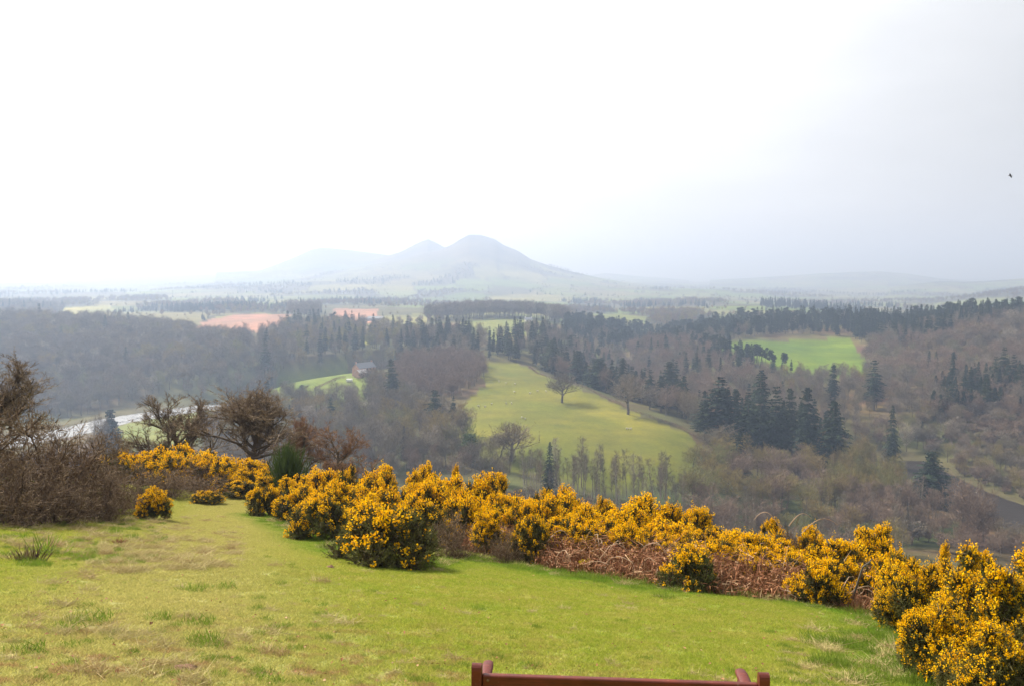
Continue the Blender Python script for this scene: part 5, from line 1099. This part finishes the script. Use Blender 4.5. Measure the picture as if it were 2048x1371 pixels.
# ------------------------------------------------------------------ buildings in the valley
M['stone'] = rand_mat('pink_stone', [(0, (.42, .25, .19)), (1, (.46, .29, .22))], nscale=.8, namp=.2); M['slate'] = flat('slate', (.20, .205, .22), .55); M['white_wall'] = flat('white_wall', (.75, .74, .70)); M['pale_roof'] = flat('pale_roof', (.50, .45, .44), .6)
M['window'] = flat('window_glass', (.05, .055, .06), .1, .5); M['door'] = flat('door_paint', (.12, .06, .04)); M['tin'] = flat('tin', (.30, .31, .33), .5)
def block(root, L, D, wh, rh, wall, roofm, wins=2, chim=2, off=(0, 0), door=True):
    ox, oy = off; m = MB(); V = []; x0, x1, y0, y1 = ox-L/2, ox+L/2, oy-D/2, oy+D/2
    m.add([(x0, y0, -1.5), (x1, y0, -1.5), (x1, y1, -1.5), (x0, y1, -1.5), (x0, y0, wh), (x1, y0, wh), (x1, y1, wh), (x0, y1, wh), (x0, oy, wh+rh), (x1, oy, wh+rh)], [(0, 1, 5, 4), (2, 3, 7, 6), (3, 0, 4, 7), (1, 2, 6, 5)]); m.add([(x0, y0, wh), (x0, y1, wh), (x0, oy, wh+rh), (x1, y0, wh), (x1, y1, wh), (x1, oy, wh+rh)], [(0, 2, 1), (3, 4, 5)])
    obj('wall', m.mesh('wall', wall), root); ro = MB(); e = .35; t = .18
    for sy in (-1, 1):
        ye = oy+sy*(D/2+e); ze = wh-e*rh/(D/2); ro.add([(x0-e, ye, ze), (x1+e, ye, ze), (x1+e, oy, wh+rh), (x0-e, oy, wh+rh), (x0-e, ye, ze+t), (x1+e, ye, ze+t), (x1+e, oy, wh+rh+t), (x0-e, oy, wh+rh+t)], [(0, 3, 2, 1), (4, 5, 6, 7), (0, 1, 5, 4), (1, 2, 6, 5), (3, 0, 4, 7)])
    rf = obj('roof', ro.mesh('roof', roofm), root)
    for k in range(chim):
        c = MB(); xc = x0+.5 if k == 0 else x1-.5; box(c, xc-.35, xc+.35, oy-.5, oy+.5, wh+rh-.6, wh+rh+1.1); obj('chimney', c.mesh('chimney', wall), rf)
    st = 2 if wh > 4 else 1
    for f in range(st):
        for k in range(wins):
            xc = x0+L*(k+.5)/wins; zc = 1.5+f*2.6
            if door and f == 0 and k == wins//2:
                w = MB(); box(w, xc-.5, xc+.5, y0-.05, y0+.02, 0, 2.1); obj('door', w.mesh('door', M['door']), root); continue
            w = MB(); box(w, xc-.5, xc+.5, y0-.04, y0+.02, zc-.65, zc+.65); obj('window', w.mesh('window', M['window']), root)
            fr = None
def house(name, px, Y, rz, label, blocks):
    x, y, z = at(px, Y); root = empty(name, (x, y, z)); root.rotation_euler = (0, 0, rz)
    for b in blocks: block(root, **b)
    return tag(root, label, 'house')
house('farmhouse', 728, 634, .95, 'pink stone farmhouse with grey slate roof beside the garden lawn', [dict(L=17, D=7.5, wh=5.2, rh=3.4, wall=M['stone'], roofm=M['slate'], wins=5), dict(L=8, D=5, wh=2.6, rh=2.0, wall=M['stone'], roofm=M['pale_roof'], wins=2, chim=0, off=(-9, -6.4), door=False)])
house('cottage', 728, 1190, .2, 'white cottage at the lower edge of the reddish ploughed field', [dict(L=13, D=6, wh=2.8, rh=2.4, wall=M['white_wall'], roofm=M['slate'], wins=3)])
house('barn', 752, 1185, -.1, 'long grey barn right of the white cottage by the ploughed field', [dict(L=22, D=9, wh=3.4, rh=2.6, wall=M['tin'], roofm=M['slate'], wins=2, chim=0)])
house('cottage', 1057, 1075, .1, 'small white house in front of the tall tree row behind the park field', [dict(L=9, D=6, wh=3.0, rh=2.6, wall=M['white_wall'], roofm=M['slate'], wins=2)])
for px, Y, lb in ((497, 3100, 'tiny white cottage among the hazy fields left of the hills'), (560, 3300, 'tiny pale farmhouse in the haze below the left summit'), (690, 2900, 'tiny white farmhouse in the haze below the middle summit')):
    house('cottage', px, Y, .1, lb, [dict(L=22, D=8, wh=5, rh=3, wall=M['white_wall'], roofm=M['slate'], wins=3, chim=2)])
x, y, z = at(699, 606); m = MB(); box(m, -2.2, 2.2, -1.1, 1.1, .5, 2.3); root = empty('horse_trailer', (x, y, z)); o = obj('body', m.mesh('trailer_body', M['white_wall']), root); b = o.modifiers.new('bevel', 'BEVEL'); b.width = .25; b.segments = 3
for sx in (-1, 1):
    w = MB(); an = np.arange(14)*6.283/14; V = [(math.cos(a)*.35, yy, math.sin(a)*.35+.35) for yy in (-1.15, -.95) for a in an]; w.add(V, [(i, (i+1) % 14, 14+(i+1) % 14, 14+i) for i in range(14)]); w.add(V[:14]+[(0, -1.15, .35)], [(i, 14, (i+1) % 14) for i in range(14)]); obj('wheel', w.mesh('trailer_wheel', M['door']), root, (sx*.9, 0, 0))
tag(root, 'small white trailer parked below the farmhouse', 'trailer')
# hedges and the river wall
def hedge(px_line, h, w, label, mat, seed, dens=26, name='hedge'):
    P = np.array([hit(a, b) for a, b in px_line]); r = np.random.default_rng(seed); m = MB(); seg = np.r_[0, np.cumsum(np.hypot(*np.diff(P[:, :2], axis=0).T))]; n = int(seg[-1]*dens); t = r.uniform(0, seg[-1], n)
    x = np.interp(t, seg, P[:, 0])+r.normal(0, w*.4, n); y = np.interp(t, seg, P[:, 1])+r.normal(0, w*.4, n); z = gzs(x, y)+r.uniform(0, h, n)*(1+.3*fbm(t/5, t*0, seed)); p = np.stack([x, y, z], 1); blades(m, p, p+norm(rdir(n, r)+np.array([0, 0, .6]))*r.uniform(.3, .7, (n, 1)), .11, r)
    return tag(obj(name, m.mesh(name, mat)), label, 'hedge')
M['hedge_brown'] = rand_mat('hedge_brown', [(0, (.20, .13, .09)), (1, (.20, .13, .09))], nscale=.2)
hedge([(1058,735),(1075,748),(1110,758),(1165,774),(1215,798),(1262,820),(1310,838),(1350,852),(1392,876)], 1.3, .9, 'brown hedge along the right edge of the pasture', M['hedge_brown'], 801)
hedge([(628,782),(650,770),(672,760),(690,757)], 1.6, 1.2, 'clipped dark hedge across the garden lawn', M['hedge_brown'], 802, 60)
def stone_wall(px_line, h, label, seed):
    P = np.array([hit(a, b) for a, b in px_line]); r = np.random.default_rng(seed); seg = np.r_[0, np.cumsum(np.hypot(*np.diff(P[:, :2], axis=0).T))]; t = np.arange(0, seg[-1], .8); x = np.interp(t, seg, P[:, 0]); y = np.interp(t, seg, P[:, 1]); z = gzs(x, y); n = len(t); nx, ny = np.gradient(y), -np.gradient(x); l = np.hypot(nx, ny); nx, ny = nx/l*.4, ny/l*.4; hh = h*(1+r.normal(0, .12, n))
    V = np.stack([np.stack([x-nx, y-ny, z-.5], 1), np.stack([x-nx*.8, y-ny*.8, z+hh], 1), np.stack([x+nx*.8, y+ny*.8, z+hh], 1), np.stack([x+nx, y+ny, z-.5], 1)], 1).reshape(-1, 3); i = np.arange(n-1)[:, None]*4
    f = np.concatenate([i+np.array([j, j+1, j+5, j+4]) for j in range(3)]); return tag(obj('stone_wall', MB().add(V, f).mesh('stone_wall', M['river_stone'])), label, 'wall')
M['river_stone'] = rand_mat('river_stone', [(0, (.46, .42, .36)), (1, (.46, .42, .36))], nscale=1.5)
stone_wall([(1885,968),(1910,976),(1935,985),(1960,992)], 1.0, 'pale stone wall along the far bank of the right river', 811)
# ------------------------------------------------------------------ sheep
M['wool'] = rand_mat('wool', [(0, (.42, .39, .33)), (1, (.50, .47, .40))]); 
def sheep_mesh():
    m = MB(); rings = [(-.62, .06, .72), (-.56, .19, .70), (-.35, .27, .68), (0, .29, .66), (.30, .26, .69), (.45, .18, .76), (.58, .12, .86), (.66, .11, .93), (.76, .10, .92), (.88, .06, .84), (.92, .02, .82)]
    V = [(x, math.cos(a)*r_, z+math.sin(a)*r_*1.05) for x, r_, z in rings for a in np.arange(10)*.6283]; m.add(V, [(i*10+j, i*10+(j+1) % 10, (i+1)*10+(j+1) % 10, (i+1)*10+j) for i in range(len(rings)-1) for j in range(10)])
    for lx in (-.42, .32):
        for ly in (-.14, .14): tubes(m, np.array([[(lx, ly, .60), (lx-.03, ly, .30), (lx, ly, 0)]]), np.array([[.085, .05, .04]]), 6)
    for s in (-1, 1): m.add([(.68, s*.08, .98), (.66, s*.20, 1.0), (.72, s*.10, .93)], [(0, 1, 2)])
    return m.mesh('sheep', M['wool'], True)
SM = sheep_mesh(); SHEEP = [(1044,838,'sheep grazing in mid-pasture, left of its companion'),(1050,839,'sheep grazing in mid-pasture, right of its companion'),(1254,861,'sheep in the near right of the pasture, left one of the pair'),(1261,861,'sheep in the near right of the pasture, right one of the pair')]
far = [(957,814),(970,815),(983,809),(1012,809),(1023,809),(998,765),(1012,769),(1030,769),(1029,786),(1060,787),(1075,783),(1092,784)]
r = np.random.default_rng(820)
for a, b, lb in SHEEP+[(a, b, None) for a, b in far]:
    x, y, z = hit(a, b); o = obj('sheep', SM, loc=(x, y, z)); o.rotation_euler = (0, 0, r.uniform(0, 6.28)); o.scale = (1.1,)*3
    tag(o, lb or ('distant sheep in the upper half of the pasture' if b < 800 else 'distant sheep by the left edge of the pasture'), 'sheep', 'sheep in the pasture')
# ------------------------------------------------------------------ a bird high on the right
M['crow'] = flat('crow', (.02, .02, .022), .6); bm = MB(); D = 70.0; zb = top_z(352, D)
prof = [(-.22, .008), (-.16, .03), (-.05, .045), (.06, .042), (.13, .03), (.17, .032), (.20, .022), (.25, .003)]
V = [(x, math.cos(a)*q, math.sin(a)*q) for x, q in prof for a in np.arange(8)*.785]; bm.add(V, [(i*8+j, i*8+(j+1) % 8, (i+1)*8+(j+1) % 8, (i+1)*8+j) for i in range(len(prof)-1) for j in range(8)])
for s in (-1, 1): bm.add([(.10, s*.03, .02), (-.06, s*.03, .02), (.11, s*.20, .07), (-.05, s*.20, .06), (.02, s*.42, .02), (-.06, s*.38, .02), (.10, s*.03, .028), (-.06, s*.03, .028), (.11, s*.20, .078), (-.05, s*.20, .068)], [(0, 2, 3, 1), (2, 4, 5, 3), (6, 7, 9, 8), (8, 9, 5, 4)])
o = obj('bird', bm.mesh('bird', M['crow']), loc=(pix_x(2021, D, zb-CAM_Z), D, zb)); o.rotation_euler = (.5, -.2, 2.3); o.scale = (.8,)*3; tag(o, 'small dark bird flying in the pale sky at the right', 'bird')
